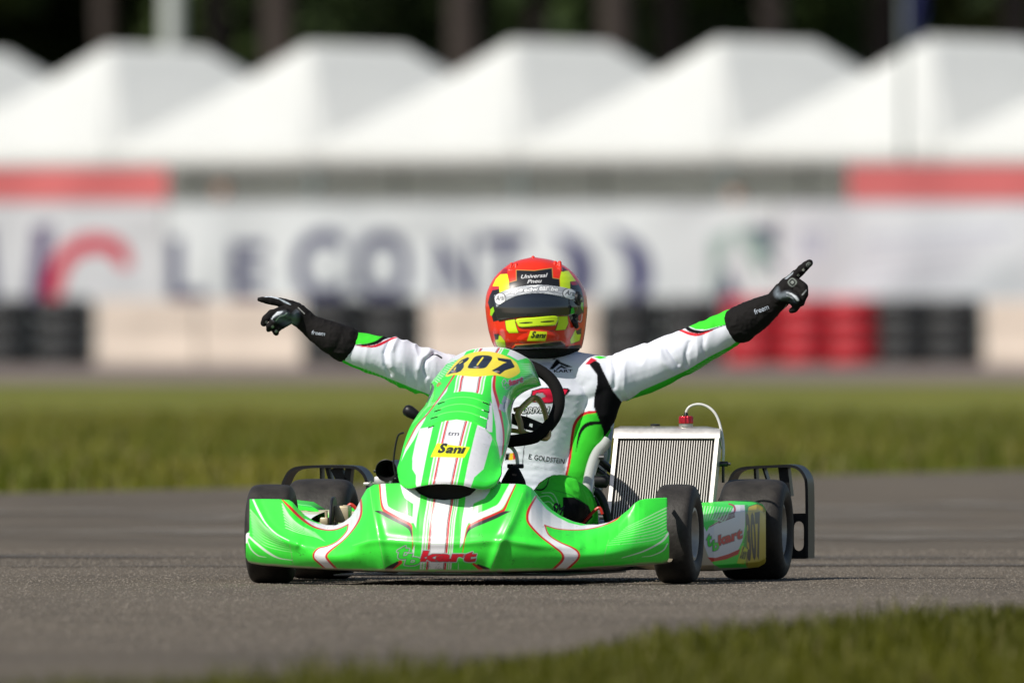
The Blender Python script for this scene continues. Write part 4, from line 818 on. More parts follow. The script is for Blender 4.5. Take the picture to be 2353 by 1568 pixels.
# ---------------------------------------------------------------- side pods (the one at the radiator side carries the number)
mat('livery_satin', attr=True, rough=0.4, coat=0.12)
def pod(sgn):
    ns, nt_ = 190, 130; s = np.linspace(0, 1, ns); t = np.linspace(0, 1, nt_); S, T = np.meshgrid(s, t)
    xb = np.interp(S, [0, .12, 1], [1590, 1612, 1759]); 
    yb = np.interp(xb, [1585, 1613, 1653, 1700, 1742, 1756, 1760], [1306, 1309.7, 1309.5, 1306, 1302, 1294, 1286]); yt = np.interp(xb, [1585, 1600, 1616, 1636, 1690, 1738, 1752, 1760], [1180, 1166, 1160, 1157, 1154, 1152, 1158, 1172])
    Y = yb + (yt - yb) * T; X = xb
    V = np.interp(X, [1585, 1605, 1640, 1700, 1760], [.22, .235, .30, .52, .80])
    bul = np.sin(np.pi * np.clip(T, 0, 1)) ** .6
    V = V + .03 - .045 * bul + .10 * np.clip((T - .86) / .14, 0, 1) ** 1.6 + .05 * np.clip((.08 - T) / .08, 0, 1)
    p = Paint(X, Y, GREEN)
    p.poly(A5([(400, 830), (445, 850), (470, 900), (500, 850), (600, 790), (700, 720), (745, 640), (840, 640), (850, 720), (845, 850), (820, 990), (760, 1120), (540, 1190), (490, 1150), (455, 1060), (430, 1000), (400, 1300)]), WHITE)
    p.poly(A5([(380, 850), (445, 850), (445, 1020), (480, 1130), (540, 1220), (600, 1255), (850, 1250), (1000, 1235), (1045, 1200), (1045, 1320), (380, 1320)]), CREAM)
    p.poly(A5([(480, 1150), (560, 1155), (680, 1120), (800, 1068), (780, 1120), (660, 1170), (520, 1195)]), RED)
    p.line(A5([(500, 855), (600, 800), (700, 755), (745, 700), (735, 650), (690, 630)]), [2, 2, 2, 4, 4, 3], (.45, .02, .06))
    p.poly(A5([(575, 770), (740, 705), (748, 760), (590, 820)]), (.16, .03, .03)); p.E(text_px('GOLDSTEIN', A5([(612, 795)])[0], A5([(742, 752)])[0], 7, .01, lean=.2), (.5, .5, .5))
    for k in range(11): p.line(A5([(428 + 28 * k, 650 + 2 * k), (420 + 22 * k, 720 + 8 * k), (440 + 14 * k, 810 - 4 * k)]), [2, 2.6, .6], (.62, .88, .6), op=.8)
    tb_logo(p, A5([(480, 1075)])[0], A5([(830, 960)])[0], 24, 2.2)
    p.poly(sm(A5([(872, 690), (905, 650), (960, 636), (1010, 650), (1050, 720), (1062, 900), (1055, 1210), (1010, 1245), (860, 1240), (860, 1000)]), 60), (.62, .46, .012)); p.line(A5([(865, 1230), (862, 1000), (870, 690), (910, 648), (965, 632)]), 1.4, (.03, .05, .03))
    p.poly(A5([(845, 640), (872, 640), (866, 860), (858, 1040), (800, 1180), (840, 1000), (850, 850)]), (.05, .35, .04))
    p.E(text_px('307', A5([(870, 1200)])[0], A5([(1015, 1175)])[0], 112, .05, lean=.12), NB)
    sani(p, A5([(770, 1205), (835, 1215), (870, 1075), (820, 1040)]), base=(.62, .66, .01), under=False); p.E(text_px('tm', A5([(838, 1015)])[0], A5([(862, 945)])[0], 4, .02), BLACK, op=.7)
    P = K(X, Y, V); col = p.c.reshape(nt_, ns, 3)
    topin = [P[-1] + np.array([-a, b, c]) for a, b, c in ((.03, .02, .004), (.08, .03, -.002), (.11, .03, -.02), (.115, .03, -.10))]; bt = [P[0] + np.array([-a, .02, c]) for a, c in ((.11, .03), (.06, .006), (.02, -.002))]
    PP = np.concatenate([np.stack(bt), P, np.stack(topin)], 0); CC = np.concatenate([np.tile(np.array(CREAM) * .7, (3, ns, 1)), col, np.tile(col[-1:], (4, 1, 1))], 0)
    end = PP[:, -1:] + np.array([-.02, .02, 0]); end2 = PP[:, -1:] * [0, 1, 1] + np.stack([np.full(len(PP), PP[:, -1, 0].min() - .10)] + [np.zeros(len(PP))] * 2, -1)[:, None] + [0, .02, 0]
    st = PP[:, :1] + np.array([-.03, .012, 0]); st2 = PP[:, :1] + np.array([-.10, .05, 0])
    PP = np.concatenate([st2, st, PP, end, end2], 1); CC = np.concatenate([np.tile(np.array(CREAM), (len(PP), 2, 1)), CC, CC[:, -1:], CC[:, -1:]], 1)
    if sgn < 0:
        PP = PP.copy()[:, ::-1]; PP[..., 0] = -PP[..., 0] - .035; CC = CC[:, ::-1]
        f_ = np.clip((.50 - np.linspace(0, 1, CC.shape[1])), 0, 1)[None, :, None] * 0; CC = CC * (1 - f_)
        x_, y_ = proj(PP); CC[(PP[..., 1] < .34)] = CREAM; CC[(PP[..., 1] < .34) & (PP[..., 2] > .165)] = GREEN; CC[(PP[..., 1] < .34) & (PP[..., 2] > .160) & (PP[..., 0] > -.61)] = WHITE
    return grid('side_pod', PP, 'livery_satin', kart, CC)
tag(pod(1), 'side pod with yellow 307 panel'); pod(-1)

# ---------------------------------------------------------------- rear bumper hoops (behind the rear tyres)
VR = 1.235
def strap(mb, P2, w, depth, v=VR, n=None):
    """flat bar following photo points: w px wide, depth metres deep"""
    q = cr(pts(P2), n or len(P2) * 6) if len(P2) > 2 else pts(P2); t = np.gradient(q, axis=0); t /= np.linalg.norm(t, axis=1, keepdims=True); nn = np.c_[-t[:, 1], t[:, 0]] * w / 2
    a, b = q + nn, q - nn; V = np.concatenate([K(a[:, 0], a[:, 1], v), K(b[:, 0], b[:, 1], v), K(b[:, 0], b[:, 1], v) + [0, depth, 0], K(a[:, 0], a[:, 1], v) + [0, depth, 0]]); k = len(q); F = []
    for i in range(k - 1):
        for r in range(4): r2 = (r + 1) % 4; F.append([r * k + i, r * k + i + 1, r2 * k + i + 1, r2 * k + i])
    F += [[0, k, 2 * k, 3 * k], [k - 1, 4 * k - 1, 3 * k - 1, 2 * k - 1]]; mb.add(V, F)
mb = MB()
strap(mb, [(646, 1240), (647, 1130), (655, 1098), (668, 1080), (690, 1073), (740, 1071), (800, 1072), (822, 1077), (838, 1095), (844, 1120), (846, 1160)], 6.5, .11)
mb.build('rear_bumper', 'black_plastic', kart)
for q, w in (([(736, 1072), (737, 1120)], 4), ([(749, 1072), (760, 1110)], 7), ([(768, 1073), (790, 1112)], 22), ([(800, 1074), (796, 1115)], 14)): mb = MB(); strap(mb, q, w, .05, VR + .03, 2); mb.build('bumper_strut', 'black_plastic', kart)
mb = MB()
strap(mb, [(1652, 1150), (1672, 1112), (1682, 1090), (1694, 1079), (1715, 1074), (1770, 1071), (1815, 1070), (1835, 1077), (1848, 1095), (1852, 1115), (1853, 1180), (1853, 1282)], 6.5, .11)
mb.build('rear_bumper', 'black_plastic', kart)
mb = MB()
o2 = lambda x, y, d: K(x, y, VR + .045 + d)
mb.plate(A5([(1270, 725), (1435, 722), (1445, 1165), (1265, 1165)]), [sm(A5([(1370, 800), (1412, 830), (1418, 945), (1412, 1055), (1370, 1088), (1328, 1055), (1322, 945), (1328, 830)]), 30)], o2, .06)
mb.build('bumper_end_plate', 'black_plastic', kart)
for q, w in (([(1733, 1074), (1735, 1106)], 5), ([(1752, 1074), (1762, 1106)], 4), ([(1798, 1072), (1806, 1140)], 22)): mb = MB(); strap(mb, q, w, .05, VR + .03, 2); mb.build('bumper_strut', 'black_plastic', kart)
MB().tube([K(846, 1190, VR + .04), K(1652, 1190, VR + .04)], .014, 10).build('bumper_crossbar', 'dark_metal', kart)

# ---------------------------------------------------------------- radiator
vb, vt_ = .56, .72
qa, qb = K(1415, 992, vt_), K(1651, 989, vt_); qc, qd = K(1394, 1192, vb), K(1632, 1192, vb)
rad = empty('radiator', (qc + qd) / 2); rad.parent = kart; o0 = (qc + qd) / 2
ex = qd - qc; wR = np.linalg.norm(ex); ex /= wR; eu = ((qa + qb) - (qc + qd)) / 2; hR = np.linalg.norm(eu); eu /= hR; en = np.cross(ex, eu)      # en points forward
en = en if en[1] < 0 else -en
base = qc - eu * .10; H = hR + .10
f3 = lambda a, b, c: base - o0 + ex * np.asarray(a)[..., None] + eu * np.asarray(b)[..., None] + en * np.asarray(c)[..., None]
def rbox(mb, a0, a1, b0, b1, c0, c1, m=0, ch=0):
    V = np.array([f3(np.array(a), np.array(b), np.array(c)) for a in (a0, a1) for b in (b0, b1) for c in (c0, c1)]); mb.add(V, [[0, 1, 3, 2], [4, 6, 7, 5], [0, 4, 5, 1], [2, 3, 7, 6], [0, 2, 6, 4], [1, 5, 7, 3]], m)
mb = MB(); rbox(mb, .010, wR - .010, .02, H - .012, -.040, -.006); mb.build('core', 'core_dark', rad, smooth=False)
mb = MB(); n = 38
for k in range(n):
    a = .014 + (wR - .028) * (k + .5) / n; rbox(mb, a - .0011, a + .0011, .02, H - .012, -.042, .0)
mb.build('core_tubes', 'tube_alu', rad, smooth=False)
for a0, a1 in ((-.002, .009), (wR - .009, wR + .002)):
    mb = MB(); rbox(mb, a0, a1, 0, H, -.046, .003); mb.build('side_frame', 'alu', rad, smooth=False)
# upper tank: bevelled section swept along the width
sec = [(-.024, .005), (.004, .007), (.016, .002), (.020, -.006), (.020, -.038), (.012, -.048), (-.024, -.048)]
aa_ = [-.004, .012, wR * .88, wR + .004]; hh = [.55, 1.0, .95, .45]
V = np.array([f3(np.array(a), np.array(H + (b if b < 0 else b * h)), np.array(c)) for a, h in zip(aa_, hh) for b, c in sec]); k = len(sec); F = [[i * k + j, i * k + (j + 1) % k, (i + 1) * k + (j + 1) % k, (i + 1) * k + j] for i in range(3) for j in range(k)] + [[0, 1, 2, 6], [2, 3, 5, 6], [3, 4, 5, -1], [3 * k, 3 * k + 6, 3 * k + 2, 3 * k + 1], [3 * k + 2, 3 * k + 6, 3 * k + 5, 3 * k + 3], [3 * k + 3, 3 * k + 5, 3 * k + 4, -1]]
mb = MB().add(V, F); mb.build('upper_tank', 'alu', rad)
mb = MB(); rbox(mb, -.004, wR + .004, -.03, .012, -.048, .006); mb.build('lower_tank', 'alu', rad, smooth=False)
mb = MB(); mb.tube(cr(np.array([f3(np.array(a), np.array(b), np.array(.004)) for a, b in ((.012, H - .026), (wR * .5, H - .026), (wR - .012, H - .026))]), 12), .0025, 6); mb.build('weld_bead', 'dark_metal', rad)
c = K(1575.5, 977, vt_ + .02) - o0
MB().lathe([(.0, -.004), (.019, -.004), (.019, .004), (.012, .005), (.012, .010)], c, (0, 0, 1), 24).build('filler_neck', 'alu', rad)
pr = []; th = np.arange(72) / 72 * 2 * np.pi
mb = MB(); rr_ = .0185 + .0012 * np.cos(th * 12); zz = [(.0, .006), (1, .006), (1.0, .022), (.93, .0245), (.80, .026), (.0, .026)]
V = np.stack([np.stack([rr_ * a * np.cos(th), rr_ * a * np.sin(th), np.full(72, z)], -1) for a, z in zz]).reshape(-1, 3) + c; mb.add(V, quads(6, 72, True)); mb.build('filler_cap', 'red_anod', rad)
MB().lathe([(.0, .026), (.006, .026), (.005, .034), (.0035, .036)], c, (0, 0, 1), 14).build('cap_nipple', 'dark_metal', rad)
hp = K([1575.5, 1577, 1584, 1596, 1610, 1626, 1640, 1650, 1657, 1661, 1662, 1661], [953, 943, 934, 929, 928.5, 934, 946, 964, 990, 1015, 1040, 1058], vt_ + np.array([.02, .02, .022, .025, .025, .025, .022, .02, .015, .01, 0, 0])) - o0
MB().tube(cr(hp, 50), .0036, 10).build('overflow_hose', 'hose', rad)
c2 = K(1505, 978, vt_ + .02) - o0; MB().lathe([(0, .0), (.013, .0), (.013, .005), (.0, .006)], c2, (0, 0, 1), 20).build('bleed_plug', 'dark_metal', rad)
c3 = K(1661, 1065, vt_) - o0; MB().lathe([(0, -.012), (.007, -.012), (.007, .012), (.004, .014), (.004, .02), (0, .02)], c3, (1, 0, 0), 12).tube([c3, c3 + [0, 0, -.05]], .004, 8).build('bracket_bolt', 'dark_metal', rad)

# ---------------------------------------------------------------- steering wheel, column, gear lever
sw = empty('steering_wheel', K(1140, 932, .30)); sw.parent = kart; oc = K(1140, 932, .30)
TX = lambda a, b, c: np.array([a, b * math.sin(R(46)) + c * math.cos(R(46)), 0]) * [1, 1, 0] + np.array([0, 0, b * math.cos(R(46)) - c * math.sin(R(46))])
th = np.arange(64) / 64 * 2 * np.pi; ring = []
for a in th:
    r_ = .168; x, y = r_ * math.cos(a), r_ * math.sin(a)
    if y < -.12: y = -.12 - (abs(y) - .12) * .35
    ring.append(TX(x, y, 0))
MB().tube(ring, .0165, 14, closed=True).build('wheel_grip', 'suede', sw)
gp_ = A3([(1330, 660), (1395, 700), (1470, 610), (1530, 606), (1575, 660), (1610, 760), (1640, 930), (1628, 985), (1590, 992), (1500, 965), (1390, 930), (1362, 840), (1345, 740), (1300, 715)])
gl = K(gp_[:, 0], gp_[:, 1], .27 + (932 - gp_[:, 1]) * .0006) - oc
MB().tube(cr(gl[2:13], 60, True), .0055, 8, closed=True, sec=(1.1, 1.5)).build('gold_spoke', 'gold', sw)
g2 = A3([(1180, 940), (1280, 912), (1390, 930)]); MB().tube(K(g2[:, 0], g2[:, 1], .27) - oc, .0065, 8).tube(K(A3([(1300, 715), (1395, 690)])[:, 0], A3([(1300, 715), (1395, 690)])[:, 1], .27) - oc, .006, 8).build('gold_spoke', 'gold', sw)
q = A3([(1280, 745), (1430, 780), (1600, 850), (1600, 945), (1420, 905), (1280, 850)])
mb = MB(); mb.plate(q, [A3([(1455, 845), (1485, 850), (1480, 885), (1450, 870)])], lambda x, y, d: K(x, y, .30 + (932 - y) * .0004 + d) - oc, .006); mb.build('spoke_plate', 'black_plastic', sw)
MB().lathe([(0, -.02), (.035, -.02), (.035, .01), (0, .012)], (0, 0, 0), (0, .69, -.72), 24).build('wheel_hub', 'dark_metal', sw)
MB().tube([oc, (.0, -.25, .10)], .010, 10).build('steering_column', 'steel', kart)
MB().tube(cr(K([1160, 1176, 1186, 1190], [1020, 1028, 1045, 1075], .22), 16), .005, 8).build('brake_hose', 'hose', kart)
gl0 = K([985, 968, 958], [985, 966, 957], .25)
MB().tube(gl0, [.006, .007, .008], 10).build('gear_lever', 'dark_metal', kart)
d_ = K(932, 941, .25) - K(962, 958, .25); d_ /= np.linalg.norm(d_)
MB().lathe([(0, -.002), (.010, 0), (.014, .012), (.0165, .028), (.0155, .038), (.010, .045), (0, .047)], K(962, 957, .25), d_, 24).build('gear_knob', 'black_plastic', kart)
MB().tube(cr(K([928, 916, 910, 906, 904, 908], [993, 998, 1015, 1040, 1065, 1090], .35), 24), .0025, 6).build('clutch_cable', 'black_plastic', kart)

# ---------------------------------------------------------------- engine side: airbox trumpet, engine block, exhaust
c = K(887, 1080, .50); MB().lathe([(.019, .12), (.021, .03), (.026, .01), (.0295, .003), (.0300, 0), (.0288, -.001), (.026, .006), (.020, .03), (.018, .10), (.0, .11)], c, (.06, 1, .08), 40).build('intake_trumpet', 'dark_metal', kart)
mb = MB(); ce = K(925, 1150, .72)
for k in range(9): mb.box(ce + [0.02, 0, -.08 + .02 * k], (.17, .17, .007), bev=.002)
mb.box(ce + [.02, 0, -.02], (.13, .13, .2), bev=.01); mb.build('engine_block', 'dark_metal', kart)
MB().box(K(880, 1106, .55), (.045, .04, .03), bev=.006).box(K(862, 1111, .55), (.06, .03, .008), bev=.002).build('engine_bracket', 'alu', kart)
MB().tube(K([852, 852], [1116, 1104], .52), .004, 8).lathe([(0, -.003), (.008, -.003), (.008, .003), (0, .003)], K(853, 1111, .52), (0, 0, 1), 6).build('bracket_bolt', 'steel', kart)
MB().tube(cr(K([800, 806, 818, 830], [1162, 1158, 1168, 1190], .35), 16), .005, 8).build('red_hose', 'red_paint', kart)
MB().tube(cr(K([1335, 1352, 1368, 1378, 1384], [1204, 1186, 1170, 1166, 1180], .25), 20), .0042, 8).build('red_hose', 'red_paint', kart)
# engine-less side clutter between seat and radiator
for a, b, r_ in (((1376, 1056, .80), (1425, 1095, .86), .010), ((1370, 1080, .80), (1425, 1120, .86), .011), ((1365, 1140, .70), (1400, 1195, .66), .008)): MB().tube([K(*a), K(*b)], r_, 10).build('seat_stay', 'dark_metal', kart)
MB().lathe([(0, 0), (.018, 0), (.018, .03), (.012, .036), (0, .036)], K(1366, 1106, .62), (1, .1, .05), 20).build('water_pump', 'black_plastic', kart)
MB().tube(cr(K([1366, 1374, 1385, 1392, 1398], [1128, 1132, 1150, 1175, 1200], .5), 20), .011, 10).build('water_hose', 'black_plastic', kart)
MB().lathe([(0, -.01), (.007, -.01), (.007, .01), (0, .01)], K(1379, 1050, .74), (1, 0, 0), 8).build('seat_bolt', 'dark_metal', kart)
# pedals
for u in (-.13, .13): MB().tube([(u, -.22, .05), (u, -.25, .16)], .007, 8).tube([(u - .03, -.252, .165), (u + .03, -.252, .165)], .008, 8).build('pedal', 'steel', kart)

# ---------------------------------------------------------------- seat: bucket shell
nu, nv = 60, 70; a = np.linspace(-1, 1, nu); b = np.linspace(0, 1, nv); A_, B_ = np.meshgrid(a, b)
zc = np.interp(B_, [0, .15, .45, .6, .8, 1], [.075, .050, .045, .10, .26, .40]); yc_ = np.interp(B_, [0, .15, .45, .6, .8, 1], [.42, .50, .80, .93, 1.03, 1.06])
hw = np.interp(B_, [0, .2, .5, .75, 1], [.19, .20, .205, .215, .20])
rise = np.interp(B_, [0, .15, .4, .6, .8, 1], [.05, .10, .20, .17, .10, .03]); fwd = np.interp(B_, [0, .4, .6, .8, 1], [0, .05, .13, .15, .05])
e = np.abs(A_) ** 3.2
ux = np.sign(A_) * hw * np.abs(A_) ** .8 * (1 - .0 * e); P = np.stack([ux + .012, yc_ - fwd * e, zc + rise * e], -1)
seat = grid('seat', P, 'seat_shell', kart); m_ = seat.modifiers.new('s', 'SOLIDIFY'); m_.thickness = .007; m_.offset = 1
q = K([1396, 1388, 1372, 1360, 1352, 1347, 1350, 1353], [1010, 1022, 1040, 1070, 1105, 1140, 1175, 1200], np.array([.78, .77, .75, .72, .68, .62, .56, .50]))
o = MB().tube(cr(q, 40), np.interp(np.linspace(0, 1, 40), [0, .2, .6, 1], [.010, .012, .013, .012]), 12, sec=(1.0, 1.5)).build('seat_edge', 'seat_shell', kart)

# ================================================================== DRIVER
def vnormals(V, F):
    N = np.zeros_like(V)
    T = np.vstack([F[:, :3], F[F[:, 3] >= 0][:, [0, 2, 3]]]) if F.shape[1] == 4 else F
    n = np.cross(V[T[:, 1]] - V[T[:, 0]], V[T[:, 2]] - V[T[:, 0]])
    for k in range(3): np.add.at(N, T[:, k], n)
    return N / (np.linalg.norm(N, axis=1, keepdims=True) + 1e-12)
def k1(x, y, v): return K(x, y, v)
SEAT = np.array([0.0, 0.80, 0.05])
def to_world(p): p = np.asarray(p, float); return (p[0] * CP + p[1] * SP + OX, -p[0] * SP + p[1] * CP, p[2])
rarm = [(1372, 878, .80, .060), (1404, 872, .81, .062), (1450, 857, .83, .063), (1495, 842, .85, .062), (1540, 824, .87, .061), (1580, 806, .88, .057), (1620, 786, .89, .053), (1662, 762, .89, .046), (1712, 735, .89, .040)]
larm = [(1075, 876, .80, .060), (1040, 872, .80, .063), (1005, 862, .78, .062), (960, 846, .75, .062), (910, 829, .72, .058), (860, 813, .70, .051), (815, 800, .69, .044), (776, 786, .68, .038)]
ch = [[(k1(x, y, v), r) for x, y, v, r in rarm], [(k1(x, y, v), r) for x, y, v, r in larm]]
ch.append([(k1(1230, 822, .80), .055), (k1(1228, 845, .80), .062)])
ch.append([(k1(1228, 868, .81), (.165, .10, .055)), (k1(1222, 905, .81), (.178, .118, .08)), (k1(1216, 955, .82), (.172, .128, .08)), (k1(1210, 1035, .83), (.150, .125, .08)), (k1(1204, 1120, .84), (.155, .13, .08))])
for sg in (1, -1):                                              # shoulders, lats
    m_ = lambda x: x if sg > 0 else 2436 - x
    ch.append([(k1(m_(1240), 846, .80), .050), (k1(m_(1310), 852, .80), .055), (k1(m_(1372), 868, .80), .060)])
    ch.append([(k1(m_(1390), 902, .80), .050), (k1(m_(1378), 940, .80), .050), (k1(m_(1352), 1000, .80), .048), (k1(m_(1325), 1070, .81), .055)])
    s = sg * .115 + .012
    hip, knee, ank = np.array([s, .76, .135]), k1(1284 if sg > 0 else 1105, 1155, .22), np.array([sg * .13, -.06, .10])
    ch.append([(hip, .090), ((hip + knee) / 2 + [0, 0, .015], .086), (knee, .073)]); ch.append([(knee, .073), ((knee + ank) / 2 + [0, 0, .004], .062), (ank, .047)])
ch.append([(k1(1231, 715, .78), (.076, .09, .105))])            # head inside the helmet
BV, BF = blob(ch, .0028, 14)
N = vnormals(BV, BF)
px, py = proj(BV)
# cloth folds
armm = np.clip((np.abs(BV[:, 0] - .03) - .19) / .05, 0, 1) * (BV[:, 2] > .35); legm = ((BV[:, 2] < .34) & (BV[:, 1] < .62)).astype(float); torm = (1 - armm) * (BV[:, 2] > .2) * (1 - legm)
w1 = BV + .02 * np.stack([vnoise(BV * 9 + 5), vnoise(BV * 9 + 17), vnoise(BV * 9 + 31)], -1)
def ridg(P): return 1 - 2 * np.abs(vnoise(P))
fold = armm * (.0042 * ridg(w1 * [19, 9, 7] + 3) + .0022 * ridg(w1 * [34, 15, 13] + 11)) + legm * (.004 * ridg(w1 * [13, 9, 16]) + .002 * ridg(w1 * 30)) + torm * (.0022 * ridg(w1 * [8, 8, 17] + 7) + .0012 * vnoise(w1 * [30, 30, 24]))
# pronounced creases: elbows, shoulder seams
def crease(p, w, h):
    p = pts(p); d = seg_dist(px, py, np.hstack([p[:-1], p[1:]])); return h * np.exp(-(d / w) ** 2) * (BV[:, 2] > .35)
A5a = lambda L: pts(L) * .19994 + [571.2, 638.4]; A6a = lambda L: pts(L) * .25718 + [1344, 571.2]; A4 = lambda L: pts(L) * .19288 + [1075.2, 571.2]
for q, w, h in ((A5a([(1620, 720), (1560, 860), (1570, 1000), (1620, 1110)]), 4.5, -.006), (A5a([(1690, 720), (1620, 860), (1640, 1010)]), 7, .006), (A5a([(2120, 880), (2030, 940), (2005, 1030), (2050, 1130)]), 4, -.006), (A5a([(2060, 850), (1980, 940), (1960, 1040)]), 7, .005),
                (A6a([(710, 830), (760, 930), (830, 1030)]), 5, -.005), (A6a([(930, 840), (900, 940), (910, 1040)]), 5, -.0045), (A6a([(1060, 780), (1050, 880), (1080, 960)]), 5, -.004), (A6a([(250, 970), (270, 1100), (260, 1230)]), 6, -.006), (A6a([(650, 900), (700, 1010), (770, 1080)]), 8, .004), (A6a([(560, 850), (700, 870)]), 5, -.004)):
    fold += crease(q, w, h)
BV = BV + N * fold[:, None]
px, py = proj(BV)
SW = (.70, .72, .79)
p = Paint(px, py, SW)
# legs
p.on = legm > .5; p.c[p.on] = SGREEN; DKB = (.005, .005, .006)
p.poly(A2([(438, 878), (530, 880), (610, 935), (640, 1010), (590, 1060), (540, 1070), (440, 1010)]), DKB); p.poly(A2([(205, 800), (240, 770), (310, 735), (330, 740), (270, 800), (210, 830)]), RED); p.line(A2([(210, 815), (290, 830), (330, 800), (350, 735)]), [3, 4, 3, 1.5], DKB)
p.line(A2([(300, 850), (360, 850), (390, 880), (410, 930)]), 1.6, (.45, .75, .4)); p.line(A2([(270, 880), (340, 870), (380, 910)]), 1.6, (.45, .75, .4)); p.line(A2([(290, 920), (350, 910), (380, 950)]), 1.4, (.45, .75, .4))
p.line(A2([(370, 830), (480, 860), (570, 910)]), [1, 2, 1], (.03, .25, .03))
# torso
p.on = (torm > .01) | ((armm > 0) & (px > 1340) & (px < 1450)); p.on &= BV[:, 1] < .90
p.poly(sm(A2([(650, 308), (600, 312), (555, 335), (520, 385), (503, 460), (485, 620), (455, 765), (500, 790), (560, 830), (640, 800), (760, 560), (760, 420), (710, 330)]), 60), SGREEN)
p.line(A2([(455, 765), (485, 620), (503, 460), (520, 388), (555, 338), (600, 314), (668, 308)]), [5, 6, 6.5, 7, 7, 6.5, 6], (.52, .02, .03))
p.line(A2([(527, 575), (540, 500), (558, 440), (590, 400), (640, 383), (700, 382)]), [.5, 4, 7, 9, 9, 7], DKB)
blk = A2([(620, -60), (650, -48), (690, -10), (730, 80), (790, 160), (850, 240), (830, 300), (770, 400), (705, 500), (712, 440), (690, 380), (660, 310), (640, 270), (645, 200), (668, 120), (668, 50), (645, 0)])
p.poly(np.vstack([A6a([(20, 1010), (75, 985), (130, 1020), (160, 1090), (200, 1170), (250, 1270), (330, 1370), (345, 1400), (300, 1500), (230, 1590)]), A2([(760, 420), (712, 480), (712, 440), (690, 380), (660, 310), (645, 270), (650, 200), (670, 120), (668, 60)])]), DKB)
p.poly(A6a([(0, 1030), (55, 970), (110, 995), (75, 1005), (30, 1035)]), (.5, .02, .04)); p.poly(A6a([(75, 965), (130, 955), (200, 970), (130, 985)]), SGREEN)
# chest prints
p.poly(A4([(965, 1435), (1045, 1320), (1000, 1320), (1020, 1305), (1060, 1315), (1085, 1325), (1095, 1345), (1250, 1410), (1180, 1412), (1085, 1370), (1010, 1435)]), DKB); p.poly(A4([(1040, 1435), (1110, 1385), (1180, 1425), (1140, 1428), (1110, 1410), (1070, 1437)]), DKB)
p.poly(A2([(230, 165), (300, 145), (420, 146), (475, 150), (490, 165), (470, 190), (405, 245), (340, 255), (270, 250), (215, 240)]), DKB); p.poly(A2([(240, 168), (310, 152), (415, 153), (470, 160), (455, 188), (395, 236), (340, 246), (275, 242), (225, 232)]), (.62, .015, .05)); p.poly(A2([(260, 185), (300, 180), (325, 205), (290, 218), (250, 208)]), (.3, .3, .32)); p.line(A2([(250, 210), (262, 182), (305, 178), (330, 206)]), 1.5, DKB)
p.line(A2([(190, 230), (200, 300), (188, 420), (178, 560), (168, 660)]), 1.8, DKB); p.poly(A2([(350, 108), (398, 100), (398, 112), (352, 116)]), DKB)
p.line(A2([(190, 650), (320, 690), (450, 715)]), 1.0, (.5, .52, .56)); p.poly(A2([(105, 580), (135, 578), (135, 625), (105, 628)]), (.6, .02, .02)); p.poly(A2([(82, 585), (105, 582), (105, 628), (78, 632)]), (.75, .5, .02)); p.poly(A2([(55, 585), (82, 585), (78, 632), (50, 632)]), DKB)
# sleeves
p.on = (armm > 0) & (px < 1080)
p.poly(A5a([(1000, 560), (1140, 560), (1350, 600), (1640, 640), (1600, 670), (1550, 690), (1470, 735), (1330, 758), (1180, 762), (1050, 775), (960, 740)]), SGREEN, aa=1.4); p.line(A5a([(1040, 770), (1200, 768), (1350, 766), (1470, 738), (1550, 688), (1650, 655)]), [1, 2, 5, 8, 8.5, 7], DKB); p.line(A5a([(1240, 778), (1350, 786), (1450, 782), (1550, 742), (1640, 698), (1700, 680)]), [1, 3.5, 5.5, 6, 4.5, 2.5], (.55, .01, .03))
p.poly(A5a([(900, 800), (985, 865), (1060, 925), (1200, 998), (1400, 1068), (1700, 1188), (1900, 1270), (2080, 1338), (2250, 1420), (2250, 1700), (900, 1500)]), SGREEN)
for k in range(9): p.line(A5a([(1290 + 48 * k, 1010 + 20 * k), (1330 + 46 * k, 1060 + 21 * k), (1260 + 50 * k, 1085 + 24 * k)]), 1.2, (.42, .72, .36), op=.8)
p.line(A5a([(2080, 890), (2150, 880), (2215, 915)]), [1, 3, 4], DKB)
p.on = (armm > 0) & (px > 1380)
p.poly(A6a([(1400, 490), (1340, 515), (1200, 555), (1050, 605), (900, 680), (985, 718), (1080, 722), (1240, 682), (1430, 615)]), SGREEN); p.line(A6a([(880, 675), (930, 720), (990, 740), (1070, 738), (1200, 698), (1410, 628)]), [8, 9, 8, 5, 2, 1.4], DKB); p.line(A6a([(820, 715), (880, 738), (940, 760), (1010, 768), (1090, 745), (1150, 722)]), [4, 6, 7, 5.5, 3, 1], (.60, .02, .03))
p.poly(A6a([(1560, 690), (1480, 728), (1300, 868), (1100, 968), (920, 1078), (700, 1180), (500, 1268), (420, 1330), (330, 1375), (340, 1480), (1000, 1400), (1600, 900)]), SGREEN)
for k in range(10): p.line(A6a([(905 + 34 * k, 1105 - 20 * k), (960 + 33 * k, 1098 - 20 * k), (1000 + 32 * k, 1075 - 18 * k), (1050 + 30 * k, 1068 - 18 * k)]), 1.3, (.42, .72, .36), op=.8)
p.on = np.ones(len(px), bool)
hd = (BV[:, 2] > .625) & (np.abs(px - 1231) < 95); p.c[hd] = (.40, .25, .18)
body = mesh_np('person', BV - SEAT, BF, 'suit', None, p.c); body.location = to_world(SEAT); body.rotation_euler = (0, 0, -PSI)
tag(body, 'kart driver in white and green race suit and red helmet, both arms spread', 'person')

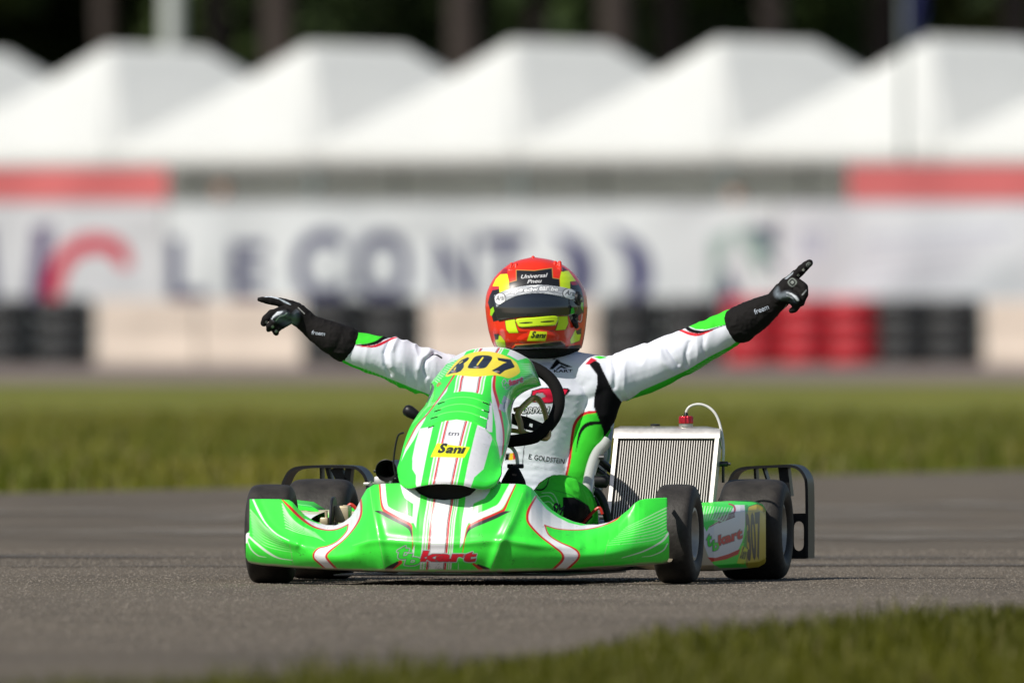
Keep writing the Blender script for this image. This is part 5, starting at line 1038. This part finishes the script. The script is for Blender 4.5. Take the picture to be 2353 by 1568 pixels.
from mathutils.bvhtree import BVHTree
mat('print_black', (.012, .012, .014), rough=.7, spec=.2); mat('print_silver', (.36, .40, .46), rough=.6, spec=.2); mat('print_grey', (.62, .63, .66), rough=.6, spec=.2)
def decal(E, mt, tree, parent, step=.62, grow=0.0, lift=.0011, name='lettering'):
    """print laid on a curved surface: fine cells inside the outline, dropped onto it along the view the tracing came from"""
    E = np.asarray(E, float); x0, x1 = min(E[:, 0].min(), E[:, 2].min()) - grow, max(E[:, 0].max(), E[:, 2].max()) + grow; y0, y1 = min(E[:, 1].min(), E[:, 3].min()) - grow, max(E[:, 1].max(), E[:, 3].max()) + grow
    nx, ny = int((x1 - x0) / step) + 2, int((y1 - y0) / step) + 2; gx, gy = x0 + np.arange(nx) * step, y0 + np.arange(ny) * step; CX, CY = np.meshgrid(gx[:-1] + step / 2, gy[:-1] + step / 2)
    k_ = inside(CX.ravel(), CY.ravel(), E)
    if grow: k_ |= seg_dist(CX.ravel(), CY.ravel(), E) < grow
    j, i = np.divmod(np.where(k_)[0], nx - 1); F = np.stack([j * nx + i, j * nx + i + 1, (j + 1) * nx + i + 1, (j + 1) * nx + i], -1); idx = np.unique(F); jj, ii = np.divmod(idx, nx)
    a, b = K(gx[ii], gy[jj], -.6), K(gx[ii], gy[jj], .9); D = (b - a) / np.linalg.norm(b - a, axis=1, keepdims=True); V = np.zeros((len(idx), 3)); ok = np.zeros(len(idx), bool)
    for n in range(len(idx)):
        h = tree.ray_cast(Vector(a[n]), Vector(D[n]))
        if h[0] is not None: V[n] = np.array(h[0]) - D[n] * lift; ok[n] = True
    m = np.full(nx * ny, -1); m[idx] = np.arange(len(idx)); F = m[F]; F = F[ok[F].all(1)]
    return mesh_np(name, V - SEAT, F, mt, parent)
bt_ = BVHTree.FromPolygons(BV.tolist(), [[int(v) for v in q if v >= 0] for q in BF])
decal(text_px('E. GOLDSTEIN', A2([(207, 622)])[0], A2([(447, 657)])[0], 11.5, .006, lean=.05), 'print_black', bt_, body)
decal(text_px('KART', A4([(1022, 1472)])[0], A4([(1245, 1468)])[0], 6.4, .02), 'print_black', bt_, body); decal(text_px('SM', A2([(355, 975)])[0], A2([(425, 1000)])[0], 24, .04, lean=.1), 'print_black', bt_, body)
_e = text_px('DRIVEN', A2([(165, 318)])[0], A2([(340, 312)])[0], 13, .03, lean=.3); decal(_e, 'print_black', bt_, body, grow=1.4); decal(_e, 'print_grey', bt_, body, lift=.002)
# ---------------------------------------------------------------- gloves
def glove(chains, paint):
    V, F = blob([[(k1(x, y, v), r * .001165 * (.86 if n > 2 else 1)) for x, y, v, r in c] for n, c in enumerate(chains)], .0019, 2)
    n = vnormals(V, F); V = V + n * (.0011 * ridg(V * 55) + .0007 * vnoise(V * 120))[:, None]
    x, y = proj(V); p = Paint(x, y, (.011, .010, .0098)); paint(p)
    o = mesh_np('glove', V - SEAT, F, 'glove_cloth', body, p.c); return o, BVHTree.FromPolygons(V.tolist(), [list(q[q >= 0]) for q in F])
SILV = (.42, .45, .50)
vl = .67
L = [[(789, 789, vl + .01, 42), (784, 786, vl + .01, 40), (768, 778, vl, 38), (748, 768, vl, 34), (728, 757, vl, 29), (712, 746, vl, 25)], [(712, 746, vl, 25), (697, 733, vl - .005, 24), (682, 722, vl - .01, 25), (668, 716, vl - .012, 22)],
     [(682, 708, vl + .01, 13), (664, 700, vl + .005, 11.5), (642, 694, vl, 10.5), (622, 690, vl - .005, 9.5), (602, 687.5, vl - .01, 7.2), (596, 687, vl - .011, 5)],
     [(668, 712, vl - .012, 13), (646, 713, vl - .03, 11.5), (624, 720, vl - .045, 11), (610, 733, vl - .050, 10), (606, 742, vl - .045, 8.5)],
     [(668, 722, vl - .02, 13), (648, 728, vl - .045, 11.5), (632, 737, vl - .06, 11), (620, 748, vl - .058, 10), (618, 755, vl - .05, 8.5)],
     [(670, 732, vl - .015, 12), (654, 742, vl - .04, 10), (641, 751, vl - .05, 9.5), (632, 760, vl - .045, 8.5), (634, 764, vl - .038, 7.5)],
     [(690, 728, vl - .02, 15), (672, 722, vl - .050, 12.5), (655, 717, vl - .066, 11), (640, 722, vl - .072, 9.5), (632, 728, vl - .072, 8)]]
def pg(p):
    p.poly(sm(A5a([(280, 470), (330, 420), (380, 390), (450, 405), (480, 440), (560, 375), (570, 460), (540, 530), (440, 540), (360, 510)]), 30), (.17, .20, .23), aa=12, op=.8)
    p.poly(A5a([(250, 465), (330, 385), (395, 380), (360, 420), (300, 440), (268, 475)]), (.55, .58, .62)); p.line(A5a([(315, 490), (355, 440), (400, 430), (440, 402)]), 2.0, (.6, .63, .66)); p.line(A5a([(285, 480), (345, 432), (390, 412), (415, 392)]), 1.6, BLACK)
    p.line(A5a([(190, 212), (260, 208), (340, 235)]), [3, 5, 3], (.5, .55, .6)); p.line(A5a([(350, 240), (420, 275), (480, 305)]), [2, 4, 1.5], (.35, .4, .44)); p.line(A5a([(570, 340), (640, 408)]), 1.6, (.4, .4, .38))
    for x, y in ((205, 505), (275, 560), (315, 610)): p.poly(sm(A5a([(x - 18, y), (x, y - 18), (x + 18, y), (x, y + 18)]), 14), (.30, .32, .29))
gl_o, gl_t = glove(L, pg); decal(text_px('freem', A5a([(718, 648)])[0], A5a([(872, 664)])[0], 10, .012, lean=.1), 'print_silver', gl_t, gl_o)
vr = .88
Rr = [[(1700, 745, vr, 43), (1705, 741, vr, 41), (1722, 731, vr, 40), (1742, 720, vr, 36), (1760, 708, vr, 30), (1776, 698, vr, 25)], [(1776, 698, vr, 25), (1790, 685, vr - .008, 25), (1802, 672, vr - .012, 26), (1812, 662, vr - .014, 23)],
      [(1802, 655, vr + .005, 14), (1818, 641, vr - .005, 12.5), (1834, 626, vr - .012, 11), (1848, 613, vr - .018, 10), (1859, 604, vr - .022, 8.5)],
      [(1815, 652, vr - .01, 13), (1834, 650, vr - .028, 12.5), (1846, 660, vr - .040, 11.5), (1848, 676, vr - .046, 10.5), (1842, 686, vr - .044, 9.5)],
      [(1816, 664, vr - .012, 13), (1836, 668, vr - .034, 12), (1844, 680, vr - .046, 11), (1840, 694, vr - .048, 10), (1832, 699, vr - .044, 9)],
      [(1806, 682, vr - .010, 13), (1822, 692, vr - .030, 11), (1830, 703, vr - .038, 9.5), (1824, 711, vr - .036, 8), (1818, 713, vr - .032, 7)],
      [(1786, 690, vr - .02, 15), (1800, 678, vr - .050, 13), (1816, 674, vr - .066, 11), (1828, 681, vr - .072, 10), (1833, 688, vr - .072, 8)]]
def pg2(p):
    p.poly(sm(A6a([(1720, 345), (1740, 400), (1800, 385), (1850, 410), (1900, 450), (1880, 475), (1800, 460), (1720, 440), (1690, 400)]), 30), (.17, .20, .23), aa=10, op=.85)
    p.poly(A6a([(1790, 385), (1840, 395), (1890, 425), (1915, 465), (1895, 470), (1870, 440), (1820, 410)]), (.55, .58, .62)); p.line(A6a([(1810, 398), (1850, 425), (1885, 465)]), 1.6, BLACK); p.line(A6a([(1800, 420), (1840, 440), (1870, 470)]), 1.8, (.5, .53, .56))
    p.poly(A6a([(1780, 270), (1860, 205), (1855, 225), (1800, 272)]), (.30, .33, .36))
    for x, y, r_ in ((1850, 300, 42), (1998, 145, 26)):
        e = edges_of(sm(A6a([(x - r_, y), (x, y - r_), (x + r_, y), (x, y + r_)]), 24)); p.E(e, (.16, .18, .16)); e = edges_of(sm(A6a([(x - r_ * .7, y), (x, y - r_ * .7), (x + r_ * .7, y), (x, y + r_ * .7)]), 24)); p.E(e, BLACK); e = edges_of(sm(A6a([(x - r_ * .4, y), (x, y - r_ * .4), (x + r_ * .4, y), (x, y + r_ * .4)]), 16)); p.E(e, (.2, .22, .2))
    for x, y in ((1905, 238), (1950, 190)): p.poly(A6a([(x - 14, y), (x, y - 16), (x + 14, y), (x, y + 14)]), (.30, .32, .27))
    p.line(A6a([(1760, 560), (1800, 500)]), 1.6, (.3, .3, .26)); p.line(A6a([(1790, 560), (1812, 520)]), 1.6, (.3, .3, .26)); p.line(A6a([(1940, 410), (1975, 370)]), 3, (.24, .25, .25))
gl_o, gl_t = glove(Rr, pg2); decal(text_px('freem', A6a([(1518, 588)])[0], A6a([(1645, 538)])[0], 12.5, .012, lean=.05), 'print_silver', gl_t, gl_o)

# ---------------------------------------------------------------- boots
for sg in (1, -1):
    u = .134 * sg
    V, F = blob([[((u, -.145, .292), .020), ((u, -.150, .262), .034), ((u, -.135, .20), .036), ((u, -.10, .12), .038), ((u, -.055, .075), .036)], [((u, -.10, .12), .038), ((u, -.04, .135), .045)]], .004, 3)
    mesh_np('boot', V - SEAT, F, 'suede', body)
MB().box(K(1184, 1070, -.118), (.044, .012, .012), bev=.003).build('pedal_pad', 'black_plastic', kart)

# ---------------------------------------------------------------- helmet
XL = A4([(775, 98), (640, 128), (560, 158), (500, 190), (440, 240), (390, 290), (340, 355), (300, 430), (270, 510), (255, 580), (250, 690), (258, 770), (265, 830), (290, 960), (320, 1080), (345, 1150), (365, 1185)])
XR = A4([(775, 98), (905, 118), (985, 135), (1060, 165), (1135, 215), (1200, 270), (1255, 330), (1300, 400), (1340, 490), (1360, 560), (1372, 690), (1368, 770), (1362, 830), (1350, 950), (1332, 1080), (1318, 1150), (1305, 1185)])
nr, na = 250, 560
yy_ = 590.2 + (800 - 590.2) * (np.linspace(0, 1, nr) ** 1.35)
xl = np.interp(yy_, XL[:, 1], XL[:, 0]); xr = np.interp(yy_, XR[:, 1], XR[:, 0])
kk = np.hanning(13); kk /= kk.sum(); smo = lambda a: np.convolve(np.pad(a, 6, 'reflect', reflect_type='odd'), kk, 'valid')
xl, xr = smo(xl), smo(xr); xc, hw_ = (xl + xr) / 2, np.maximum((xr - xl) / 2, .5)
vh = .785; sc_ = (CD + vh) / FPX
bf = hw_ * sc_ * np.interp(yy_, [590, 640, 690, 730, 760, 785, 800], [1.12, 1.12, 1.14, 1.18, 1.24, 1.22, 1.14]); bb = hw_ * sc_ * 1.22
th = np.linspace(0, 2 * np.pi, na, endpoint=False); cs, sn = np.cos(th), np.sin(th)
se = lambda c: np.sign(c) * np.abs(c) ** .94
HXv = xc[:, None] + hw_[:, None] * se(cs)[None]; D_ = np.where(sn[None] < 0, bf[:, None] * se(sn)[None], bb[:, None] * se(sn)[None])
HP = K(HXv, np.broadcast_to(yy_[:, None], HXv.shape), 0); HP = K(HXv, np.broadcast_to(yy_[:, None], HXv.shape), vh); HP = HP + np.stack([SP * D_, CP * D_, 0 * D_], -1) * 1.0
# local "depth" follows the camera axis so that the shell turns with the driver's head
ang = lambda P: P
HF = quads(nr, na, True); HPf = HP.reshape(-1, 3); hx, hy = proj(HPf); HN = vnormals(HPf, HF)
if (HN[:, 1] * (np.broadcast_to(sn[None], HXv.shape).ravel())).mean() < 0: HN = -HN
front = np.broadcast_to(sn[None] < .25, HXv.shape).ravel()
# modelled relief: chin vent ledge, brow ridge
rel = np.zeros(len(HPf))
def bumpp(poly, h, w):
    global rel
    e = edges_of(poly); d = seg_dist(hx, hy, e); i = inside(hx, hy, e); rel = np.where(front, np.maximum(rel, h * np.clip(np.where(i, .5 + d / w, .5 - d / w), 0, 1)), rel)
vent = sm(A4([(580, 838), (800, 815), (1050, 800), (1048, 885), (1020, 912), (820, 925), (625, 936), (588, 895)]), 40)
bumpp(vent, .005, 3); bumpp(A4([(520, 1185), (570, 1135), (840, 1115), (1100, 1098), (1155, 1145), (900, 1175), (700, 1185)]), .004, 4); bumpp(sm(A4([(600, 1080), (760, 1000), (1000, 1000), (1060, 1060), (900, 1105), (700, 1115)]), 30), .003, 10)
HPf = HPf + HN * rel[:, None]
p = Paint(hx, hy, ORNG)
LM = (0.62, 0.84, 0.015); GOLD = (.42, .27, .07); DRED = (.34, .012, .02)
p.poly(A4([(385, 305), (465, 298), (485, 385), (492, 520), (372, 530), (365, 445), (290, 445), (330, 360)]), LM); p.poly(A4([(1110, 268), (1195, 262), (1285, 385), (1215, 392), (1218, 485), (1095, 460), (1092, 350)]), LM)
p.poly(A4([(380, 300), (420, 240), (470, 235), (470, 300)]), DRED); p.poly(A4([(1105, 205), (1150, 230), (1195, 262), (1110, 268)]), DRED)
p.poly(A4([(575, 255), (790, 262), (1000, 230), (1008, 348), (1085, 360), (1096, 480), (800, 450), (490, 500), (488, 402), (575, 378)]), (.012, .012, .013))
for q in ([(575, 378), (572, 252), (790, 260), (1000, 230), (1008, 348), (1085, 360)], [(488, 402), (575, 376)]): p.line(A4(q), 1.4, GOLD, smooth=False)
p.poly(A4([(235, 640), (255, 560), (290, 490), (366, 448), (374, 520), (322, 560), (330, 700), (380, 850), (300, 870), (270, 760)]), (.014, .014, .015)); p.poly(A4([(288, 455), (366, 445), (366, 480), (285, 495)]), (.5, .03, .05))
p.poly(A4([(1215, 392), (1290, 383), (1350, 480), (1380, 600), (1380, 760), (1330, 830), (1290, 930), (1230, 880), (1195, 800), (1270, 640), (1270, 500), (1217, 485)]), (.014, .014, .015)); p.poly(A4([(1222, 398), (1288, 388), (1312, 430), (1240, 432)]), (.45, .02, .05)); p.poly(A4([(1340, 640), (1372, 640), (1368, 740), (1345, 700)]), (.2, .6, .02)); p.poly(A4([(265, 720), (300, 690), (312, 740), (280, 800), (262, 790)]), (.3, .65, .02))
p.poly(A4([(1310, 800), (1365, 760), (1362, 870), (1320, 900)]), (.45, .02, .05)); p.line(A4([(1310, 860), (1335, 870), (1352, 840), (1358, 780)]), 1.2, WHITE)
OUT = (.02, .02, .02)
def outlined(q, c): p.poly(q, OUT, grow=.8); p.poly(q, c, grow=-.2)
outlined(A4([(440, 855), (555, 838), (572, 920), (600, 1000), (485, 1002), (455, 960)]), LM); outlined(A4([(1070, 806), (1185, 802), (1192, 890), (1160, 962), (1042, 972), (1068, 890)]), LM); outlined(vent, LM)
p.line(A4([(560, 838), (575, 920), (610, 990), (700, 998)]), 1.2, OUT); p.line(A4([(1060, 806), (1062, 890), (1035, 960), (960, 985)]), 1.2, OUT)
for a, b in (((618, 886), (758, 878)), ((862, 872), (1008, 862))): p.line(A4([a, ((a[0] + b[0]) / 2, (a[1] + b[1]) / 2), b]), [2, 4, 2.6], (.008, .01, .008))
outlined(sm(A4([(325, 1085), (375, 1030), (430, 1085), (445, 1150), (435, 1180), (350, 1160)]), 24), LM); outlined(A4([(1215, 1085), (1278, 965), (1345, 1020), (1328, 1095), (1225, 1130)]), LM); p.poly(A4([(1280, 985), (1350, 940), (1348, 1015), (1300, 1022)]), OUT); p.poly(A4([(305, 1015), (370, 1010), (360, 1080), (325, 1085)]), OUT)
p.poly(A4([(520, 1190), (572, 1138), (840, 1118), (1100, 1100), (1158, 1148), (1160, 1200), (900, 1200)]), (.016, .016, .017)); p.line(A4([(548, 1142), (830, 1118), (1100, 1098), (1150, 1138)]), 1.3, GOLD); p.poly(A4([(300, 1168), (520, 1180), (900, 1178), (1160, 1160), (1340, 1140), (1340, 1260), (300, 1260)]), (.016, .016, .017))
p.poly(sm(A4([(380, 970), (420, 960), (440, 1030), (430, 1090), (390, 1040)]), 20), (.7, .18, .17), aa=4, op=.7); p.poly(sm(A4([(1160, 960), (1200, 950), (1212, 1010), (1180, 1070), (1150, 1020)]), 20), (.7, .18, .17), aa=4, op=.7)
p.E(text_px('Universal', A4([(625, 356)])[0], A4([(930, 336)])[0], 8.6, .002, lean=.45), (.8, .8, .8)); p.E(text_px('Pneu', A4([(705, 412)])[0], A4([(865, 402)])[0], 8.2, .002, lean=.45), (.8, .8, .8))
sani(p, A4([(706, 1090), (912, 1092), (932, 990), (745, 982)]), base=(.70, .84, .01))
p.c[~front] = np.where((hy[~front] < 700)[:, None], ORNG, np.array(BLACK))
sl_ = inside(hx, hy, edges_of(A4([(622, 884), (756, 876), (758, 884), (622, 892)]))) | inside(hx, hy, edges_of(A4([(866, 870), (1006, 860), (1008, 868), (866, 880)])))
HFk = HF[~(sl_[HF].all(1) & front[HF].all(1))]
hel = mesh_np('helmet', HPf - SEAT, HFk, 'helmet_paint', body, p.c); tag(hel, 'red, black and lime full face helmet')
def skin(name, poly, off, mt, parent, paint=None, base=(.01, .012, .016)):
    e = edges_of(poly); keep = inside(hx, hy, e) & front; F = HF[keep[HF].all(1)]; idx = np.unique(F); mp_ = np.full(len(hx), -1); mp_[idx] = np.arange(len(idx)); F = mp_[F]
    V = HP.reshape(-1, 3)[idx] + HN[idx] * off; pt = Paint(hx[idx], hy[idx], base)
    if paint: paint(pt)
    n = len(V); cnt = {}; E = np.vstack([F[:, [0, 1]], F[:, [1, 2]], F[:, [2, 3]], F[:, [3, 0]]]); key = np.sort(E, 1); u, ix, c = np.unique(key[:, 0] * n + key[:, 1], return_index=True, return_counts=True); B = E[ix[c == 1]]
    V2 = np.vstack([V, V - HN[idx] * (off + .001)]); F2 = np.vstack([F, np.stack([B[:, 1], B[:, 0], B[:, 0] + n, B[:, 1] + n], -1)])
    return mesh_np(name, V2 - SEAT, F2, mt, parent, np.vstack([pt.c, pt.c]))
vis = np.vstack([cr(A4([(318, 560), (480, 490), (690, 448), (900, 440), (1100, 462), (1268, 498)]), 30), cr(A4([(1290, 560), (1295, 680), (1275, 760), (1190, 798)]), 14), cr(A4([(1185, 798), (900, 803), (600, 818), (375, 858)]), 20), cr(A4([(362, 850), (335, 760), (318, 650)]), 8)])
vo = skin('visor', vis, .0035, 'visor', hel)
mat('strip_print', attr=True, rough=0.35, coat=0.3)
def pstrip(p):
    rg = np.random.default_rng(2)
    for _ in range(40):
        x = rg.uniform(330, 1260); y = 440 + abs(x - 800) ** 2 * .00045 + rg.uniform(10, 120); d = np.sign(x - 800); p.line(A4([(x, y), (x + d * rg.uniform(40, 110), y + rg.uniform(8, 30))]), [1.3, .3], rg.choice([.05, .9]) * np.ones(3), op=.7, smooth=False)
    p.poly(A4([(690, 452), (850, 438), (800, 462)]), (.8, .8, .8))
    P_ = [(515, 553), (620, 528), (800, 506), (940, 505), (1060, 512)]
    for tx, a, b in (('Spe', (515, 556), (655, 526)), ('edw', (665, 524), (830, 508)), ('ear', (838, 507), (950, 506)), ('.be', (955, 506), (1058, 514))):
        e = text_px(tx, A4([a])[0], A4([b])[0], 9.5 if tx != 'Spe' else 12, .03, lean=.2); p.E(e, (.03, .03, .03), grow=1.1); p.E(e, (.85, .86, .88), grow=.1)
    for cx, cy, rx, ry, tl in ((390, 602, 68, 70, -.06), (1198, 545, 85, 66, .10)):
        a = np.linspace(0, 2 * np.pi, 40); q = np.c_[cx + rx * np.cos(a), cy + ry * np.sin(a) + tl * rx * np.cos(a)]; p.poly(A4(q), (.02, .02, .02), grow=.6); p.poly(A4(q), (.82, .83, .84), grow=-1.2)
        e = text_px('Arai', A4([(cx - rx * .72, cy + ry * .25 - tl * rx)])[0], A4([(cx + rx * .72, cy + ry * .22 + tl * rx)])[0], ry * .17, .02, lean=.25); p.E(e, (.02, .02, .02)); e = text_px('HELMET', A4([(cx - rx * .4, cy + ry * .62)])[0], A4([(cx + rx * .4, cy + ry * .62)])[0], 2.2); p.E(e, (.2, .2, .2), op=.7)
st = np.vstack([cr(A4([(318, 558), (480, 489), (690, 446), (900, 438), (1100, 461), (1268, 497)]), 30), cr(A4([(1270, 640), (1200, 605), (1110, 578), (900, 542), (700, 546), (560, 578), (450, 632), (348, 702)]), 30)])
skin('visor_strip', st, .0045, 'strip_print', vo, pstrip, (.40, .42, .45))
# pivots, breather ducts, lock tab
for x, y, s in ((1128, 698, -1), (1331.5, 686, 1)):
    c = K(x - s * 1.5, y, vh - .035) - SEAT; MB().lathe([(0, -.012), (.021, -.012), (.019, .001), (.012, .003), (.011, .005), (0, .0055)], c, (s * .985, -.17, 0), 28).build('visor_pivot', 'black_plastic', hel); MB().lathe([(0, 0), (.005, 0), (.004, .002), (0, .0022)], c + np.array([s * .985, -.17, 0]) * .0056, (s * .985, -.17, 0), 14).build('pivot_screw', 'steel', hel)
mat('helmet_red', ORNG, rough=.25, coat=1.0)
def duct(x, y, w, h, d, rz, ry, nm='helmet_duct'):
    i = np.argmin(np.where(front, np.hypot(hx - x, hy - y), 1e9)); c = HP.reshape(-1, 3)[i] - HN[i] * .0008 - SEAT
    V, F = blob([[(c + np.array([-w * .3, 0, -h * .35]), d), (c + np.array([-w * .2, .012, h * .4]), d * .75)], [(c + np.array([w * .3, 0, -h * .35]), d), (c + np.array([w * .2, .012, h * .4]), d * .75)], [(c + np.array([-w * .3, 0, -h * .2]), d * .9), (c + np.array([w * .3, 0, -h * .2]), d * .9)]], .0013, 2)
    mesh_np(nm, V, F, 'helmet_red', hel); MB().box(c + np.array([0, -d * .95, -h * .45]), (w * .7, d * .5, d * .5), bev=.001, rx=.5).build('duct_mouth', 'black_plastic', hel)
duct(1178, 617, .030, .030, .0072, 0, 0); duct(1279, 613, .030, .030, .0072, 0, 0); 
c = K(1225, 592, vh) - SEAT; V, F = blob([[(c + [0, 0, -.004], .006), (c + [0, -.003, .001], .0048)], [(c + [-.012, 0, -.006], .003), (c + [.012, 0, -.006], .003)]], .001, 2); mesh_np('crown_knob', V, F, 'helmet_red', hel)
i = np.argmin(np.where(front, np.hypot(hx - A4([(1265, 870)])[0, 0], hy - A4([(1265, 870)])[0, 1]), 1e9)); c = HP.reshape(-1, 3)[i] - SEAT
V, F = blob([[(c + [-.008, -.004, .008], .006), (c + [.002, -.004, -.003], .0085), (c + [.006, -.003, -.012], .0065)], [(c + [-.01, -.002, .006], .006), (c + [.006, -.002, .016], .005)]], .0013, 2); mesh_np('visor_lock', V, F, 'black_plastic', hel)
# neck roll under the shell
nn = 60; ys = np.array([793, 797, 803, 810, 817, 822, 824]); xls = np.array([1150, 1148, 1152, 1166, 1190, 1205, 1215]); xrs = np.array([1326, 1327, 1326, 1319, 1306, 1290, 1270]); a = np.linspace(0, 2 * np.pi, nn, endpoint=False); P = []
for y, x0, x1 in zip(ys, xls, xrs):
    h_ = (x1 - x0) / 2; x = (x0 + x1) / 2 + h_ * np.cos(a); P.append(K(x, np.full(nn, y), vh) + np.stack([SP * np.sin(a) * h_ * sc_ * 1.1, CP * np.sin(a) * h_ * sc_ * 1.1, 0 * a], -1))
grid('neck_roll', np.array(P) - SEAT, 'suede', hel, closed=True)
